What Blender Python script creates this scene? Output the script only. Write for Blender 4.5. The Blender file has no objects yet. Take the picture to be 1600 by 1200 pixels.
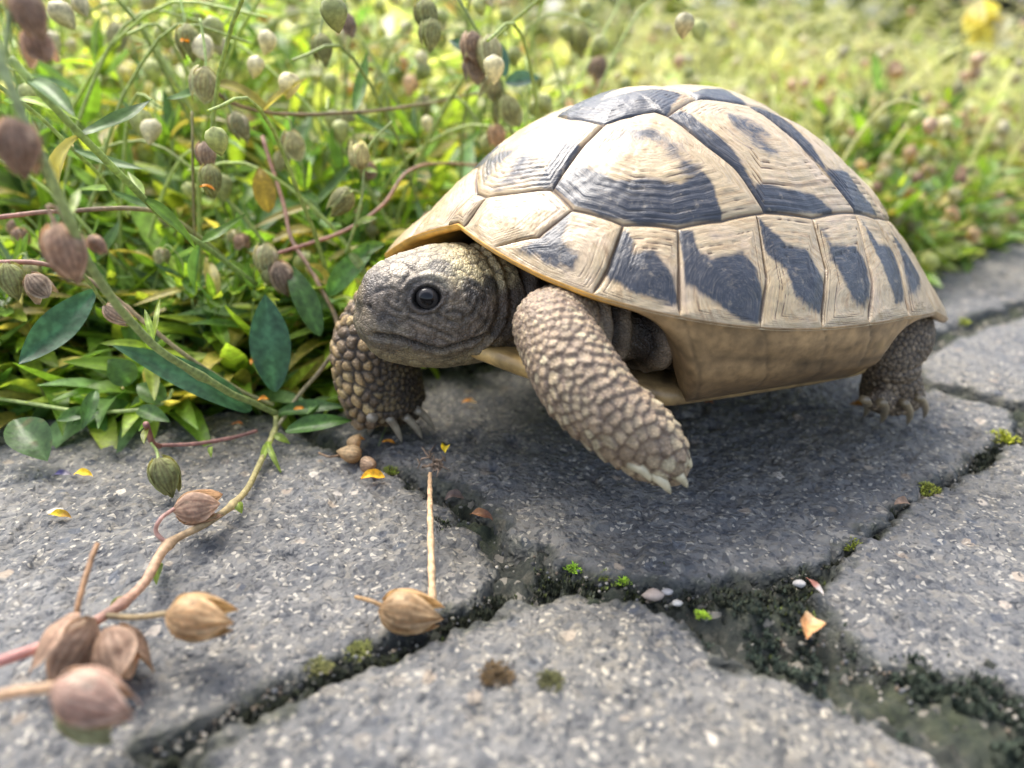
import bpy, math, random
import numpy as np
from mathutils import Vector, Matrix, kdtree
random.seed(7); rng = np.random.default_rng(7)
S = 0.01                                   # everything below is written in centimetres; meshes are stored in metres
sc = bpy.context.scene
C = sc.collection
# ------------------------------------------------------------------ camera, sky, sun, exposure
TILT = 0.41; CAMH = 9.0
cam_d = bpy.data.cameras.new('camera'); cam = bpy.data.objects.new('camera', cam_d); C.objects.link(cam)
cam.location = (0, 0, CAMH*S); cam.rotation_euler = (math.pi/2 - TILT, 0, 0)
cam_d.sensor_width = 36; cam_d.lens = 27; cam_d.clip_start = 0.005; cam_d.clip_end = 400
cam_d.dof.use_dof = True; cam_d.dof.focus_distance = 0.158; cam_d.dof.aperture_fstop = 9.3
sc.camera = cam
SUN_EL, SUN_AZ = math.radians(62), math.radians(-38)      # azimuth from +Y (behind the tortoise) towards -X
w = bpy.data.worlds.new('World'); sc.world = w; w.use_nodes = True
wn = w.node_tree; bg = wn.nodes['Background']
sky = wn.nodes.new('ShaderNodeTexSky'); sky.sky_type = 'NISHITA'; sky.sun_disc = False
sky.sun_elevation = SUN_EL; sky.sun_rotation = SUN_AZ; sky.air_density = 1.0; sky.dust_density = 3.5; sky.ozone_density = 1.0
hs = wn.nodes.new('ShaderNodeHueSaturation'); hs.inputs['Saturation'].default_value = .70; wn.links.new(sky.outputs[0], hs.inputs['Color']); wn.links.new(hs.outputs[0], bg.inputs[0]); bg.inputs[1].default_value = 0.15
sun_d = bpy.data.lights.new('sun', 'SUN'); sun = bpy.data.objects.new('sun', sun_d); C.objects.link(sun)
sun_d.energy = 1.8; sun_d.angle = math.radians(36); sun_d.color = (1.0, 0.95, 0.86)
sdir = Vector((math.sin(SUN_AZ)*math.cos(SUN_EL), math.cos(SUN_AZ)*math.cos(SUN_EL), math.sin(SUN_EL)))
sun.rotation_euler = sdir.to_track_quat('Z', 'Y').to_euler()
sc.view_settings.view_transform = 'Standard'; sc.view_settings.look = 'None'
sc.view_settings.gamma = 1; sc.view_settings.exposure = 1.66
try: sc.view_settings.use_curve_mapping = False
except Exception: pass

# ------------------------------------------------------------------ helpers
ct, st = math.cos(TILT), math.sin(TILT)
def at(u, v, d):
    "world point (cm) seen at photo pixel u,v (1600x1200) at depth d cm along the view axis"
    x = (u-800)/1200*d; k = -(v-600)/1200*d
    return np.array([x, ct*d + st*k, CAMH - st*d + ct*k])
def gp(u, v, z=0.0):
    p = at(u, v, 1.0) - np.array([0, 0, CAMH])
    return np.array([0, 0, CAMH]) + p*(CAMH - z)/-p[2]
def smooth(a, b, x):
    t = np.clip((np.asarray(x, float)-a)/(b-a), 0, 1); return t*t*(3-2*t)
def hsh(*ks):
    h = np.zeros(np.broadcast(*ks).shape, np.uint64) + np.uint64(1469598103)
    for k in ks:
        h ^= (np.asarray(k).astype(np.int64).astype(np.uint64)) * np.uint64(0x9E3779B97F4A7C15)
        h = (h ^ (h >> np.uint64(29))) * np.uint64(0xBF58476D1CE4E5B9)
    return ((h >> np.uint64(40)).astype(float))/float(1 << 24)
def vnoise(P, f=1.0, seed=0):
    P = np.asarray(P, float)*f; i = np.floor(P).astype(np.int64); r = P-i; r = r*r*(3-2*r); o = 0
    D = P.shape[-1]
    for m in range(2**D):
        wgt = 1; ks = []
        for a in range(D):
            b = (m >> a) & 1; wgt = wgt*(r[..., a] if b else 1-r[..., a]); ks.append(i[..., a]+b)
        o = o + wgt*hsh(*ks, np.int64(seed))
    return o*2-1
def fbm(P, f=1.0, n=4, seed=0):
    return sum(vnoise(P, f*2**k, seed+k)*0.5**k for k in range(n))
def worley2(P, f, seed=0):
    P = P*f; i = np.floor(P).astype(np.int64); best = np.full(P.shape[:-1], 9.); b2 = best.copy(); idv = np.zeros(P.shape[:-1])
    for a in (-1, 0, 1):
        for b in (-1, 0, 1):
            cx, cy = i[..., 0]+a, i[..., 1]+b
            fx = cx+hsh(cx, cy, np.int64(seed)); fy = cy+hsh(cx, cy, np.int64(seed+9))
            d = np.hypot(P[..., 0]-fx, P[..., 1]-fy); c = d < best
            b2 = np.where(c, best, np.minimum(b2, d)); idv = np.where(c, hsh(cx, cy, np.int64(seed+5)), idv); best = np.where(c, d, best)
    return best, b2, idv
def tag(o, label=None, cat=None, group=None, kind=None):
    if label: o['label'] = label
    if cat: o['category'] = cat
    if group: o['group'] = group
    if kind: o['kind'] = kind
    return o
def empty(name, loc, label=None, cat=None, group=None):
    o = bpy.data.objects.new(name, None); o.empty_display_size = 0.01; C.objects.link(o)
    o.location = Vector([float(a)*S for a in loc]); return tag(o, label, cat, group)
def wloc(o):
    p = Vector((0, 0, 0))
    while o: p = p+o.location; o = o.parent
    return p/S
def mesh(name, V, F, mat, col=None, attrs=None, sm=True, org=(0, 0, 0)):
    V = (np.asarray(V, float)-np.asarray(org, float))*S
    m = bpy.data.meshes.new(name)
    F = np.asarray(F) if not isinstance(F, list) else F
    if isinstance(F, np.ndarray):
        k = F.shape[1]; m.vertices.add(len(V)); m.loops.add(F.size); m.polygons.add(len(F))
        m.vertices.foreach_set('co', V.astype(np.float32).ravel()); m.loops.foreach_set('vertex_index', F.astype(np.int32).ravel())
        m.polygons.foreach_set('loop_start', np.arange(0, F.size, k, dtype=np.int32)); m.polygons.foreach_set('loop_total', np.full(len(F), k, np.int32))
        m.update(calc_edges=True)
    else: m.from_pydata([tuple(v) for v in V], [], F)
    if sm: m.polygons.foreach_set('use_smooth', np.ones(len(m.polygons), bool))
    if col is not None:
        a = m.color_attributes.new('Col', 'FLOAT_COLOR', 'POINT'); c = np.ones((len(V), 4), np.float32); c[:, :3] = col
        a.data.foreach_set('color', c.ravel())
    for k, v in (attrs or {}).items():
        if np.ndim(v) == 2:
            a = m.attributes.new(k, 'FLOAT_VECTOR', 'POINT'); a.data.foreach_set('vector', np.asarray(v, np.float32).ravel())
        else:
            a = m.attributes.new(k, 'FLOAT', 'POINT'); a.data.foreach_set('value', np.asarray(v, np.float32).ravel())
    m.materials.append(mat); return m
def mk(name, V, F, mat, parent=None, col=None, attrs=None, sm=True, org=None):
    if org is None: org = wloc(parent) if parent else (0, 0, 0)
    o = bpy.data.objects.new(name, mesh(name, V, F, mat, col, attrs, sm, org)); C.objects.link(o)
    if parent: o.parent = parent
    else: o.location = Vector([float(a)*S for a in org])
    return o
def grid_faces(n, m, wrap=False):
    i, j = np.meshgrid(np.arange(n-1), np.arange(m if wrap else m-1), indexing='ij'); j2 = (j+1) % m
    return np.stack([i*m+j, i*m+j2, (i+1)*m+j2, (i+1)*m+j], -1).reshape(-1, 4)
def frames(P):
    P = np.asarray(P, float); T = np.gradient(P, axis=0); T /= np.linalg.norm(T, axis=1)[:, None]+1e-9
    a = np.array([0, 0, 1.]) if abs(T[0][2]) < .9 else np.array([1., 0, 0]); N = []
    n = a-T[0]*a.dot(T[0]); n /= np.linalg.norm(n)
    for t in T: n = n-t*n.dot(t); n = n/np.linalg.norm(n); N.append(n)
    N = np.array(N); return T, N, np.cross(T, N)
def cr(P, n):
    "Catmull-Rom resample of control rows to n rows"
    P = np.asarray(P, float); Q = np.vstack([2*P[0]-P[1], P, 2*P[-1]-P[-2]]); m = len(P)-1; out = []
    for u in np.linspace(0, m, n):
        i = min(int(u), m-1); t = u-i; a, b, c, d = Q[i], Q[i+1], Q[i+2], Q[i+3]
        out.append(.5*((2*b)+(c-a)*t+(2*a-5*b+4*c-d)*t*t+(3*b-a-3*c+d)*t**3))
    return np.array(out)
def tube(P, r, k=8, flat=None, caps=True, up=None):
    P = np.asarray(P, float); r = np.broadcast_to(r, (len(P),)); T, N, B = frames(P)
    if up is not None:
        up = np.asarray(up, float); N = up-T*(T@up)[:, None]; N /= np.linalg.norm(N, axis=1)[:, None]; B = np.cross(T, N)
    th = np.linspace(0, 2*np.pi, k, endpoint=False); f = 1 if flat is None else np.broadcast_to(flat, (len(P),))[:, None, None]
    V = P[:, None]+r[:, None, None]*(np.cos(th)[None, :, None]*N[:, None]*f+np.sin(th)[None, :, None]*B[:, None]); n = len(P)
    V = V.reshape(-1, 3); F = [tuple(x) for x in grid_faces(n, k, True)]
    if caps: F += [tuple(range(k))[::-1], tuple(range((n-1)*k, n*k))]
    return V, F
def join(parts):
    V = []; F = []; o = 0
    for v, f in parts: V.append(np.asarray(v)); F += [tuple(int(i)+o for i in x) for x in f]; o += len(v)
    return np.vstack(V), F

# ------------------------------------------------------------------ materials
class NT:
    def __init__(s, name):
        s.m = bpy.data.materials.new(name); s.m.use_nodes = True; s.t = s.m.node_tree; s.b = s.t.nodes['Principled BSDF']
    def n(s, typ, **kw):
        x = s.t.nodes.new('ShaderNode'+typ)
        for k, v in kw.items(): setattr(x, k, v)
        return x
    def l(s, a, b): s.t.links.new(a, b)
    def val(s, sock, v):
        if hasattr(v, 'is_output') or hasattr(v, 'links'): s.l(v, sock)
        else: sock.default_value = v
    def attr(s, name): return s.n('Attribute', attribute_name=name)
    def noise(s, vec, scale, detail=4, rough=.55, dist=0):
        x = s.n('TexNoise'); x.inputs['Scale'].default_value = scale; x.inputs['Detail'].default_value = detail
        x.inputs['Roughness'].default_value = rough; x.inputs['Distortion'].default_value = dist
        if vec is not None: s.l(vec, x.inputs['Vector'])
        return x.outputs['Fac']
    def voro(s, vec, scale, feature='F1', out='Distance', rnd=1):
        x = s.n('TexVoronoi', feature=feature); x.inputs['Scale'].default_value = scale; x.inputs['Randomness'].default_value = rnd
        if vec is not None: s.l(vec, x.inputs['Vector'])
        return x.outputs[out]
    def math(s, op, a, b=0., c=None):
        x = s.n('Math', operation=op); s.val(x.inputs[0], a); s.val(x.inputs[1], b)
        if c is not None: s.val(x.inputs[2], c)
        return x.outputs[0]
    def ramp(s, f, stops, interp='LINEAR'):
        x = s.n('ValToRGB'); s.val(x.inputs[0], f); e = x.color_ramp; e.interpolation = interp
        while len(e.elements) < len(stops): e.elements.new(.5)
        for el, (p, c) in zip(e.elements, stops): el.position = p; el.color = (*c, 1) if len(c) == 3 else c
        return x.outputs[0]
    def gramp(s, f, a, b, lo=0., hi=1.):
        x = s.n('MapRange', interpolation_type='SMOOTHSTEP'); s.val(x.inputs[0], f)
        for i, v in zip((1, 2, 3, 4), (a, b, lo, hi)): s.val(x.inputs[i], v)
        return x.outputs[0]
    def mix(s, f, a, b, mode='MIX'):
        x = s.n('Mix', data_type='RGBA', blend_type=mode); s.val(x.inputs[0], f)
        for i, v in ((6, a), (7, b)):
            if isinstance(v, tuple): x.inputs[i].default_value = (*v, 1) if len(v) == 3 else v
            else: s.l(v, x.inputs[i])
        return x.outputs[2]
    def bump(s, h, strength=.5, dist=.001, normal=None):
        x = s.n('Bump'); x.inputs['Strength'].default_value = strength; x.inputs['Distance'].default_value = dist; s.l(h, x.inputs['Height'])
        if normal is not None: s.l(normal, x.inputs['Normal'])
        return x.outputs[0]
    def set(s, **kw):
        for k, v in kw.items(): s.val(s.b.inputs[k.replace('_', ' ')], v)
    def obj(s): return s.n('TexCoord').outputs['Object']
    def pos(s): return s.n('NewGeometry').outputs['Position']

def plant_mat(name, trans=.3, rough=.5, nscale=400, amt=.35, tint=(1.25, 1.2, .7)):
    t = NT(name); c = t.attr('Col').outputs['Color']; p = t.obj(); n = t.noise(p, nscale, 3)
    c2 = t.mix(t.gramp(n, .3, .7), t.mix(1., c, (1-amt,)*3, 'MULTIPLY'), t.mix(1., c, (1+amt*.7,)*3, 'MULTIPLY'))
    oi = t.n('ObjectInfo'); hv = t.n('HueSaturation'); t.l(c2, hv.inputs['Color'])
    t.l(t.gramp(oi.outputs['Random'], 0., 1., .8, 1.25), hv.inputs['Value']); c2 = hv.outputs['Color']
    t.set(Base_Color=c2, Roughness=rough); t.set(Normal=t.bump(n, .4, .0004))
    if trans:
        tr = t.n('BsdfTranslucent'); t.l(t.mix(1., c2, tint, 'MULTIPLY'), tr.inputs[0]); mx = t.n('MixShader'); mx.inputs[0].default_value = trans
        t.l(t.b.outputs[0], mx.inputs[1]); t.l(tr.outputs[0], mx.inputs[2]); t.l(mx.outputs[0], t.t.nodes['Material Output'].inputs[0])
    return t.m
M_LEAF = plant_mat('leaf_green', .52, .42, 500, .3, (1.22, 1.22, .68))
M_STEM = plant_mat('stem', .32, .5, 700, .3)
M_POD = plant_mat('seed_pod', .5, .6, 900, .25, (1.1, 1, .8))
M_PETAL = plant_mat('petal', .3, .6, 900, .35, (1.1, .9, .5))

def stone_mat():
    t = NT('paving_concrete'); p = t.pos()
    wv = t.n('VectorMath', operation='MULTIPLY_ADD'); nn = t.n('TexNoise'); nn.inputs['Scale'].default_value = 260; t.l(p, nn.inputs['Vector'])
    t.l(nn.outputs['Color'], wv.inputs[0]); wv.inputs[1].default_value = (.0024,)*3; t.l(p, wv.inputs[2]); q = wv.outputs[0]
    base = t.ramp(t.noise(q, 60, 6, .7), [(.3, (.055, .056, .059)), (.5, (.10, .10, .10)), (.72, (.165, .158, .145))])
    v1 = t.voro(q, 640, out='Color'); s1 = t.n('SeparateColor'); t.l(v1, s1.inputs[0])
    g1 = t.ramp(s1.outputs[0], [(0, (.022, .025, .031)), (.2, (.045, .05, .06)), (.45, (.095, .096, .098)), (.78, (.145, .135, .115)), (.95, (.19, .175, .15)), (1, (.26, .245, .22))])
    c = t.mix(t.gramp(s1.outputs[1], .45, .6, 0, .6), base, g1)
    v2 = t.voro(q, 270, out='Color'); s2 = t.n('SeparateColor'); t.l(v2, s2.inputs[0]); d2 = t.voro(q, 270)
    g2 = t.ramp(s2.outputs[0], [(0, (.04, .046, .06)), (.35, (.07, .077, .09)), (.6, (.15, .137, .12)), (.88, (.22, .18, .14)), (1, (.42, .39, .35))])
    m2 = t.math('MULTIPLY', t.gramp(s2.outputs[1], .77, .83), t.gramp(d2, .42, .3)); c = t.mix(m2, c, g2)
    d3 = t.voro(q, 1500, out='Color'); s3 = t.n('SeparateColor'); t.l(d3, s3.inputs[0])
    c = t.mix(t.gramp(s3.outputs[0], .89, .97, 0, .62), c, (.4, .37, .31)); c = t.mix(t.gramp(s3.outputs[1], .8, .95, 0, .75), c, (.03, .033, .04))
    oi = t.n('ObjectInfo'); hv = t.n('HueSaturation'); t.l(c, hv.inputs['Color']); t.l(t.gramp(oi.outputs['Random'], 0., 1., .85, 1.25), hv.inputs['Value']); c = hv.outputs['Color']
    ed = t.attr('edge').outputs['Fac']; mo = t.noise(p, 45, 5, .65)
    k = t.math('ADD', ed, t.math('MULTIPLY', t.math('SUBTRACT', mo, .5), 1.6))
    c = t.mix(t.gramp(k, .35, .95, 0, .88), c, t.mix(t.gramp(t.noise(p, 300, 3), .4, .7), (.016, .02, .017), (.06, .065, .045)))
    big = t.noise(p, 14, 3); c = t.mix(t.gramp(big, .35, .7, 0, .6), c, t.mix(1., c, (1.15, 1.05, .84), 'MULTIPLY')); c = t.mix(t.gramp(t.noise(p, 32, 5, .7), .48, .72, 0, .5), c, t.mix(1., c, (.5, .52, .56), 'MULTIPLY'))
    h = t.math('ADD', t.math('ADD', t.math('MULTIPLY', t.noise(q, 900, 5, .7), .6), t.math('MULTIPLY', t.noise(q, 260, 4, .7), .9)), t.math('MULTIPLY', t.gramp(t.voro(q, 640), .0, .6, 1, 0), .5))
    t.set(Base_Color=c, Roughness=t.gramp(t.noise(p, 300, 2), .3, .7, .55, .85), Normal=t.bump(h, 1., .0010)); return t.m
M_STONE = stone_mat()
def soil_mat():
    t = NT('joint_soil'); p = t.pos(); n = t.noise(p, 350, 5, .7)
    c = t.ramp(n, [(.3, (.014, .016, .013)), (.5, (.034, .038, .030)), (.62, (.065, .064, .048)), (.78, (.12, .108, .082))])
    c = t.mix(t.gramp(t.noise(p, 50, 4), .5, .68, 0, .6), c, t.mix(t.gramp(n, .35, .65), (.015, .025, .01), (.05, .065, .02)))
    s = t.n('SeparateColor'); t.l(t.voro(p, 700, out='Color'), s.inputs[0]); c = t.mix(t.gramp(s.outputs[0], .9, .96, 0, .7), c, (.3, .27, .22))
    t.set(Base_Color=c, Roughness=.9, Normal=t.bump(t.noise(p, 700, 5, .75), 1., .0012)); return t.m
M_SOIL = soil_mat()
def simple(name, rough=.6, nscale=600, amt=.3, bump=.4, **kw):
    t = NT(name); c = t.attr('Col').outputs['Color']; n = t.noise(t.obj(), nscale, 4)
    t.set(Base_Color=t.mix(t.gramp(n, .3, .7), t.mix(1., c, (1-amt,)*3, 'MULTIPLY'), t.mix(1., c, (1+amt,)*3, 'MULTIPLY')), Roughness=rough, Normal=t.bump(n, bump, .0004))
    for k, v in kw.items(): t.set(**{k: v})
    return t.m
M_MOSS = simple('moss', .8, 900, .35); M_TWIG = simple('dry_twig', .75, 900, .35); M_PEB = simple('pebble', .6, 500, .2)
M_CLAW = simple('claw_horn', .35, 500, .18, .15, Coat_Weight=.3)
# ------------------------------------------------------------------ ground, joint soil, paving stones
def structure(o): o['kind'] = 'structure'; return o
GM = simple('garden_soil', .95, 60, .4)
xs = np.concatenate([[-9000, -3000, -900, -300], np.linspace(-120, 220, 60), [400, 1000, 3000, 9000]]); ys = np.concatenate([[-3000, -600, -100], np.linspace(-20, 220, 50), [400, 1000, 3000, 9000]])
gx, gy = np.meshgrid(xs, ys, indexing='ij'); gV = np.stack([gx, gy, -1.6+0*gx+.25*vnoise(np.stack([gx, gy], -1), .2)], -1).reshape(-1, 3)
structure(mk('ground', gV, grid_faces(len(xs), len(ys)), GM, col=np.tile([.035, .028, .018], (len(gV), 1))))
def edge_y(x):   # front edge of the planted bed
    return np.interp(x, [-60, -16, -8, -3.5, -1, 2, 16, 28, 60], [17, 18.2, 18.8, 19.4, 21.5, 24, 30.5, 42, 70])
sx = np.arange(-24, 50, .11); sy = np.arange(2, 60, .11); gx, gy = np.meshgrid(sx, sy, indexing='ij'); P2 = np.stack([gx, gy], -1)
moss_c = gp(1195, 945)[:2]; md = np.hypot(gx-moss_c[0], (gy-moss_c[1])*1.3)
zz = -.36+.16*fbm(P2, 2.2, 4, 3)+.14*fbm(P2, 7, 4, 8)+.30*smooth(1.5, .3, md)+.9*smooth(.2, 3, gy-edge_y(gx))
dl = gp(1560, 1130)[:2]; zz += .22*smooth(2.6, .4, np.hypot(gx-dl[0], gy-dl[1]))
bed = mk('soil', np.stack([gx, gy, zz], -1).reshape(-1, 3), grid_faces(len(sx), len(sy)), M_SOIL, col=None); structure(bed)
pavement = structure(empty('pavement', (0, 15, 0)))
def inpoly(P, poly):
    poly = np.asarray(poly); x, y = P[..., 0], P[..., 1]; ins = np.zeros(x.shape, bool); dist = np.full(x.shape, 1e9)
    for a, b in zip(poly, np.roll(poly, -1, 0)):
        c = (a[1] > y) != (b[1] > y)
        with np.errstate(divide='ignore', invalid='ignore'): ins ^= c & (x < (b[0]-a[0])*(y-a[1])/(b[1]-a[1]+1e-12)+a[0])
        d = b-a; t = np.clip(((x-a[0])*d[0]+(y-a[1])*d[1])/(d@d+1e-12), 0, 1); dist = np.minimum(dist, np.hypot(x-a[0]-t*d[0], y-a[1]-t*d[1]))
    return np.where(ins, dist, -dist)
def stone(pix, step, seed, xy=(), tiltv=(0, 0), dz=0., label=None):
    poly = np.array([gp(u, v)[:2] for u, v in pix]+list(xy)); lo, hi = poly.min(0)-.3, poly.max(0)+.3
    X = np.arange(lo[0], hi[0], step); Y = np.arange(lo[1], hi[1], step); gx, gy = np.meshgrid(X, Y, indexing='ij'); P = np.stack([gx, gy], -1)
    sd = inpoly(P, poly)+.13*fbm(P, 1.7, 4, seed)+.08*fbm(P, 6, 4, seed+3)-.22*smooth(.45, .8, vnoise(P, 1.5, seed+31))*1.0
    w1, _, id1 = worley2(P, 5.2, seed); w2, _, id2 = worley2(P, 2.6, seed+1)
    # rounded shoulder, gentle undulation and exposed aggregate
    sd = sd+.21; z = dz-.55*(1-smooth(-.14, .20, sd))-.07*(1-smooth(.1, 1.1, sd))+.07*fbm(P, .35, 3, seed+7)
    z += .026*(smooth(.6, .1, w1)*(id1-.3))+.03*np.where(id2 > .72, smooth(.42, .1, w2), 0)+.03*fbm(P, 3.5, 3, seed+11)+.022*fbm(P, 9, 3, seed+5)
    pit = vnoise(P, 2.1, seed+21); z -= .12*smooth(.45, .9, pit)
    c = P-P.reshape(-1, 2).mean(0); z += c[..., 0]*tiltv[0]+c[..., 1]*tiltv[1]
    keep = sd > -.28; idx = -np.ones(keep.shape, int); fm = keep[:-1, :-1] & keep[1:, :-1] & keep[:-1, 1:] & keep[1:, 1:]
    F = grid_faces(*keep.shape)[fm.ravel()]; used = np.unique(F); re = -np.ones(keep.size, int); re[used] = np.arange(len(used))
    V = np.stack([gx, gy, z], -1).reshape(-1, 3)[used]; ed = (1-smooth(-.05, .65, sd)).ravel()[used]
    o = mk('paving_stone', V, re[F], M_STONE, pavement, attrs={'edge': ed}); return o
stone([(440, 645), (485, 688), (600, 735), (690, 788), (755, 845), (772, 895), (715, 935), (610, 975), (480, 1030), (340, 1100), (215, 1170)], .065, 1, [(-8, 2.6), (-22, 2), (-24, 19)])
stone([(345, 1150), (430, 1105), (545, 1062), (650, 1020), (735, 975), (815, 942), (905, 926), (1010, 938), (1075, 975), (1125, 1030), (1235, 1068), (1360, 1112), (1440, 1165), (1500, 1215)], .06, 2, [(7.4, 3.5), (4, .8), (-6, .8), (-4.6, 4.8)])
stone([(505, 668), (560, 703), (645, 735), (735, 768), (805, 822), (860, 872), (945, 893), (1050, 905), (1150, 890), (1245, 885), (1290, 858), (1350, 828), (1425, 768), (1505, 718), (1582, 663), (1572, 640), (1500, 613), (1432, 597), (1360, 562), (1200, 540), (900, 540), (600, 600)], .075, 3)
stone([(1300, 905), (1345, 855), (1405, 812), (1485, 752), (1565, 705), (1640, 662), (2300, 560), (2300, 1000), (1700, 1105), (1500, 1055), (1375, 1030), (1312, 982), (1292, 935)], .065, 4)
stone([(1446, 588), (1440, 562), (1500, 528), (1600, 492), (1900, 440), (2200, 520), (1655, 637), (1600, 627), (1520, 603)], .09, 5)
stone([(1300, 550), (1380, 545), (1425, 540), (1480, 503), (1590, 470), (1900, 405), (1700, 345), (1590, 355), (1430, 430), (1150, 500)], .1, 6)
stone([(1610, 458), (1910, 398), (2300, 420), (2300, 300), (1700, 335)], .12, 7)
stone([], .12, 8, [(7.9, 3.2), (5, .5), (12, -2), (30, 2), (22, 9), (12.5, 6.6), (9.3, 6.2)])

# ------------------------------------------------------------------ tortoise: pose and carapace surface
PSI, CX, CY, ZR, HH, LL, WW, TB, PP, ROLL, FZ = .5144, 4.3111, 19.3821, 3.9038, 8.1397, 13.1532, 10.5196, .0953, .8697, -.0247, .76
cp, sp_ = math.cos(PSI), math.sin(PSI)
def W(P):
    P = np.asarray(P, float); x, y, z = P[..., 0], P[..., 1], P[..., 2]
    return np.stack([CX-cp*x+sp_*y, CY-sp_*x-cp*y, z+TB*x+ROLL*y], -1)
def L(P):
    P = np.asarray(P, float); dx, dy = P[..., 0]-CX, P[..., 1]-CY; x = -cp*dx-sp_*dy; y = sp_*dx-cp*dy
    return np.stack([x, y, P[..., 2]-TB*x-ROLL*y], -1)
CAML = L(np.array([0, 0, CAMH]))
def lp(u, v, y):
    a = L(at(u, v, 10.)); b = L(at(u, v, 20.)); return a+(b-a)*(y-a[1])/(b[1]-a[1])
def pw(a, p): return np.sign(a)*np.abs(a)**p
def surf(p, q):
    p = np.asarray(p, float); q = np.asarray(q, float); r = np.hypot(p, q); f = np.arctan2(q, p)
    c = np.cos(f); rc = np.minimum(r, .965)
    zz = ZR+FZ*np.clip(c, 0, 1)**2; h = (1-rc**2.05)**.942
    slope = -.942*2.05*.965**1.05*(1-.965**2.05)**-.058
    h = h+np.maximum(r-.965, 0)*slope*.8
    rr = r+.0*f
    return np.stack([LL/2*pw(c, PP)*rr, WW/2*pw(np.sin(f), PP)*rr, zz+(HH-zz)*h], -1)
def snorm(p, q):
    e = 2e-3; a = surf(p+e, q)-surf(p-e, q); b = surf(p, q+e)-surf(p, q-e); n = np.cross(a, b); return n/(np.linalg.norm(n, axis=-1)[..., None]+1e-12)
def RIM(deg):
    return np.interp(deg, [-180, -150, -135, -120, -100, -60, -45, -33, -22, -14, 0, 14, 28, 40, 105, 122, 134, 146, 160, 180],
                     [1.03, 1.05, 1.07, 1.04, 1.01, 1.03, 1.12, 1.17, 1.13, 1.05, .955, .975, .992, 1.0, 1.0, 1.02, 1.075, 1.05, 1.03, 1.03])
def rimpt(deg): r = RIM(deg); a = math.radians(deg); return (r*math.cos(a), r*math.sin(a))
DARK={
 'V1':[(0.45, [(0.873, -0.131), (0.71, -0.273), (0.719, 0.153), (0.743, 0.256), (0.814, 0.144)]), (0.95, [(0.62, 0.126), (0.592, 0.187), (0.738, 0.269), (0.77, 0.199), (0.69, 0.159)]), (0.5, [(0.707, -0.037), (0.647, -0.068), (0.645, 0.006), (0.685, 0.036)])],
 'C1':[(1, [(0.743, 0.256), (0.661, 0.267), (0.59, 0.421), (0.411, 0.556), (0.322, 0.558), (0.308, 0.619), (0.32, 0.701), (0.467, 0.655), (0.576, 0.587), (0.665, 0.483), (0.718, 0.382)]), (0.75, [(0.489, 0.223), (0.357, 0.316), (0.351, 0.39), (0.346, 0.485), (0.307, 0.532), (0.35, 0.583), (0.421, 0.548), (0.39, 0.499), (0.414, 0.437), (0.442, 0.371), (0.515, 0.274)])],
 'C2':[(1, [(0.302, 0.272), (0.24, 0.272), (0.211, 0.389), (0.177, 0.515), (0.153, 0.638), (0.041, 0.667), (-0.03, 0.679), (-0.09, 0.735), (0.161, 0.728), (0.195, 0.583), (0.249, 0.469)]), (0.6, [(0.105, 0.332), (0.028, 0.354), (-0.004, 0.456), (0.005, 0.557), (0.049, 0.555), (0.1, 0.515), (0.13, 0.437)])],
 'C3':[(1, [(-0.039, 0.262), (-0.124, 0.243), (-0.168, 0.378), (-0.167, 0.565), (-0.288, 0.542), (-0.306, 0.601), (-0.372, 0.658), (-0.192, 0.715), (-0.153, 0.569), (-0.109, 0.421)])],
 'V2':[(0.9, [(0.541, -0.062), (0.452, -0.063), (0.37, 0.019), (0.241, 0.067), (0.17, 0.161), (0.302, 0.272), (0.376, 0.204), (0.495, 0.151), (0.517, 0.027)])],
 'V3':[(0.9, [(0.17, 0.138), (-0.068, 0.084), (-0.059, 0.235), (0.076, 0.222), (0.164, 0.218)])],
 'M1':[(0.5, [(0.91, 0.0), (0.875, 0.031), (0.9, 0.079), (0.935, 0.065)])],
 'M2':[(0.75, [(0.912, 0.323), (0.822, 0.375), (0.734, 0.39), (0.79, 0.447), (0.775, 0.522), (0.793, 0.535), (0.852, 0.463)])],
 'M3':[(0.9, [(0.626, 0.554), (0.613, 0.603), (0.626, 0.637), (0.571, 0.669), (0.541, 0.758), (0.538, 0.813), (0.615, 0.759), (0.672, 0.708), (0.717, 0.623), (0.685, 0.595)])],
 'M4':[(1, [(0.47, 0.658), (0.431, 0.69), (0.44, 0.748), (0.404, 0.777), (0.297, 0.794), (0.279, 0.834), (0.272, 0.891), (0.262, 0.913), (0.268, 0.935), (0.323, 0.938), (0.363, 0.92), (0.441, 0.847), (0.497, 0.781), (0.487, 0.723)])],
 'M5':[(1, [(0.193, 0.72), (0.164, 0.773), (0.136, 0.811), (0.072, 0.824), (0.047, 0.903), (0.05, 0.949), (0.067, 0.965), (0.109, 0.957), (0.162, 0.92), (0.168, 0.863), (0.205, 0.823)])],
 'M6':[(0.95, [(-0.007, 0.776), (-0.014, 0.822), (-0.108, 0.82), (-0.129, 0.862), (-0.09, 0.933), (-0.059, 0.962), (-0.016, 0.94), (-0.008, 0.89), (-0.007, 0.852)])],
 'M7':[(0.95, [(-0.213, 0.72), (-0.242, 0.791), (-0.35, 0.768), (-0.312, 0.858), (-0.265, 0.924), (-0.209, 0.945), (-0.206, 0.89), (-0.206, 0.796)])],
 'M8':[(0.9, [(-0.408, 0.693), (-0.468, 0.721), (-0.593, 0.659), (-0.46, 0.813), (-0.36, 0.891), (-0.326, 0.895), (-0.379, 0.794)])],
}

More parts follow.
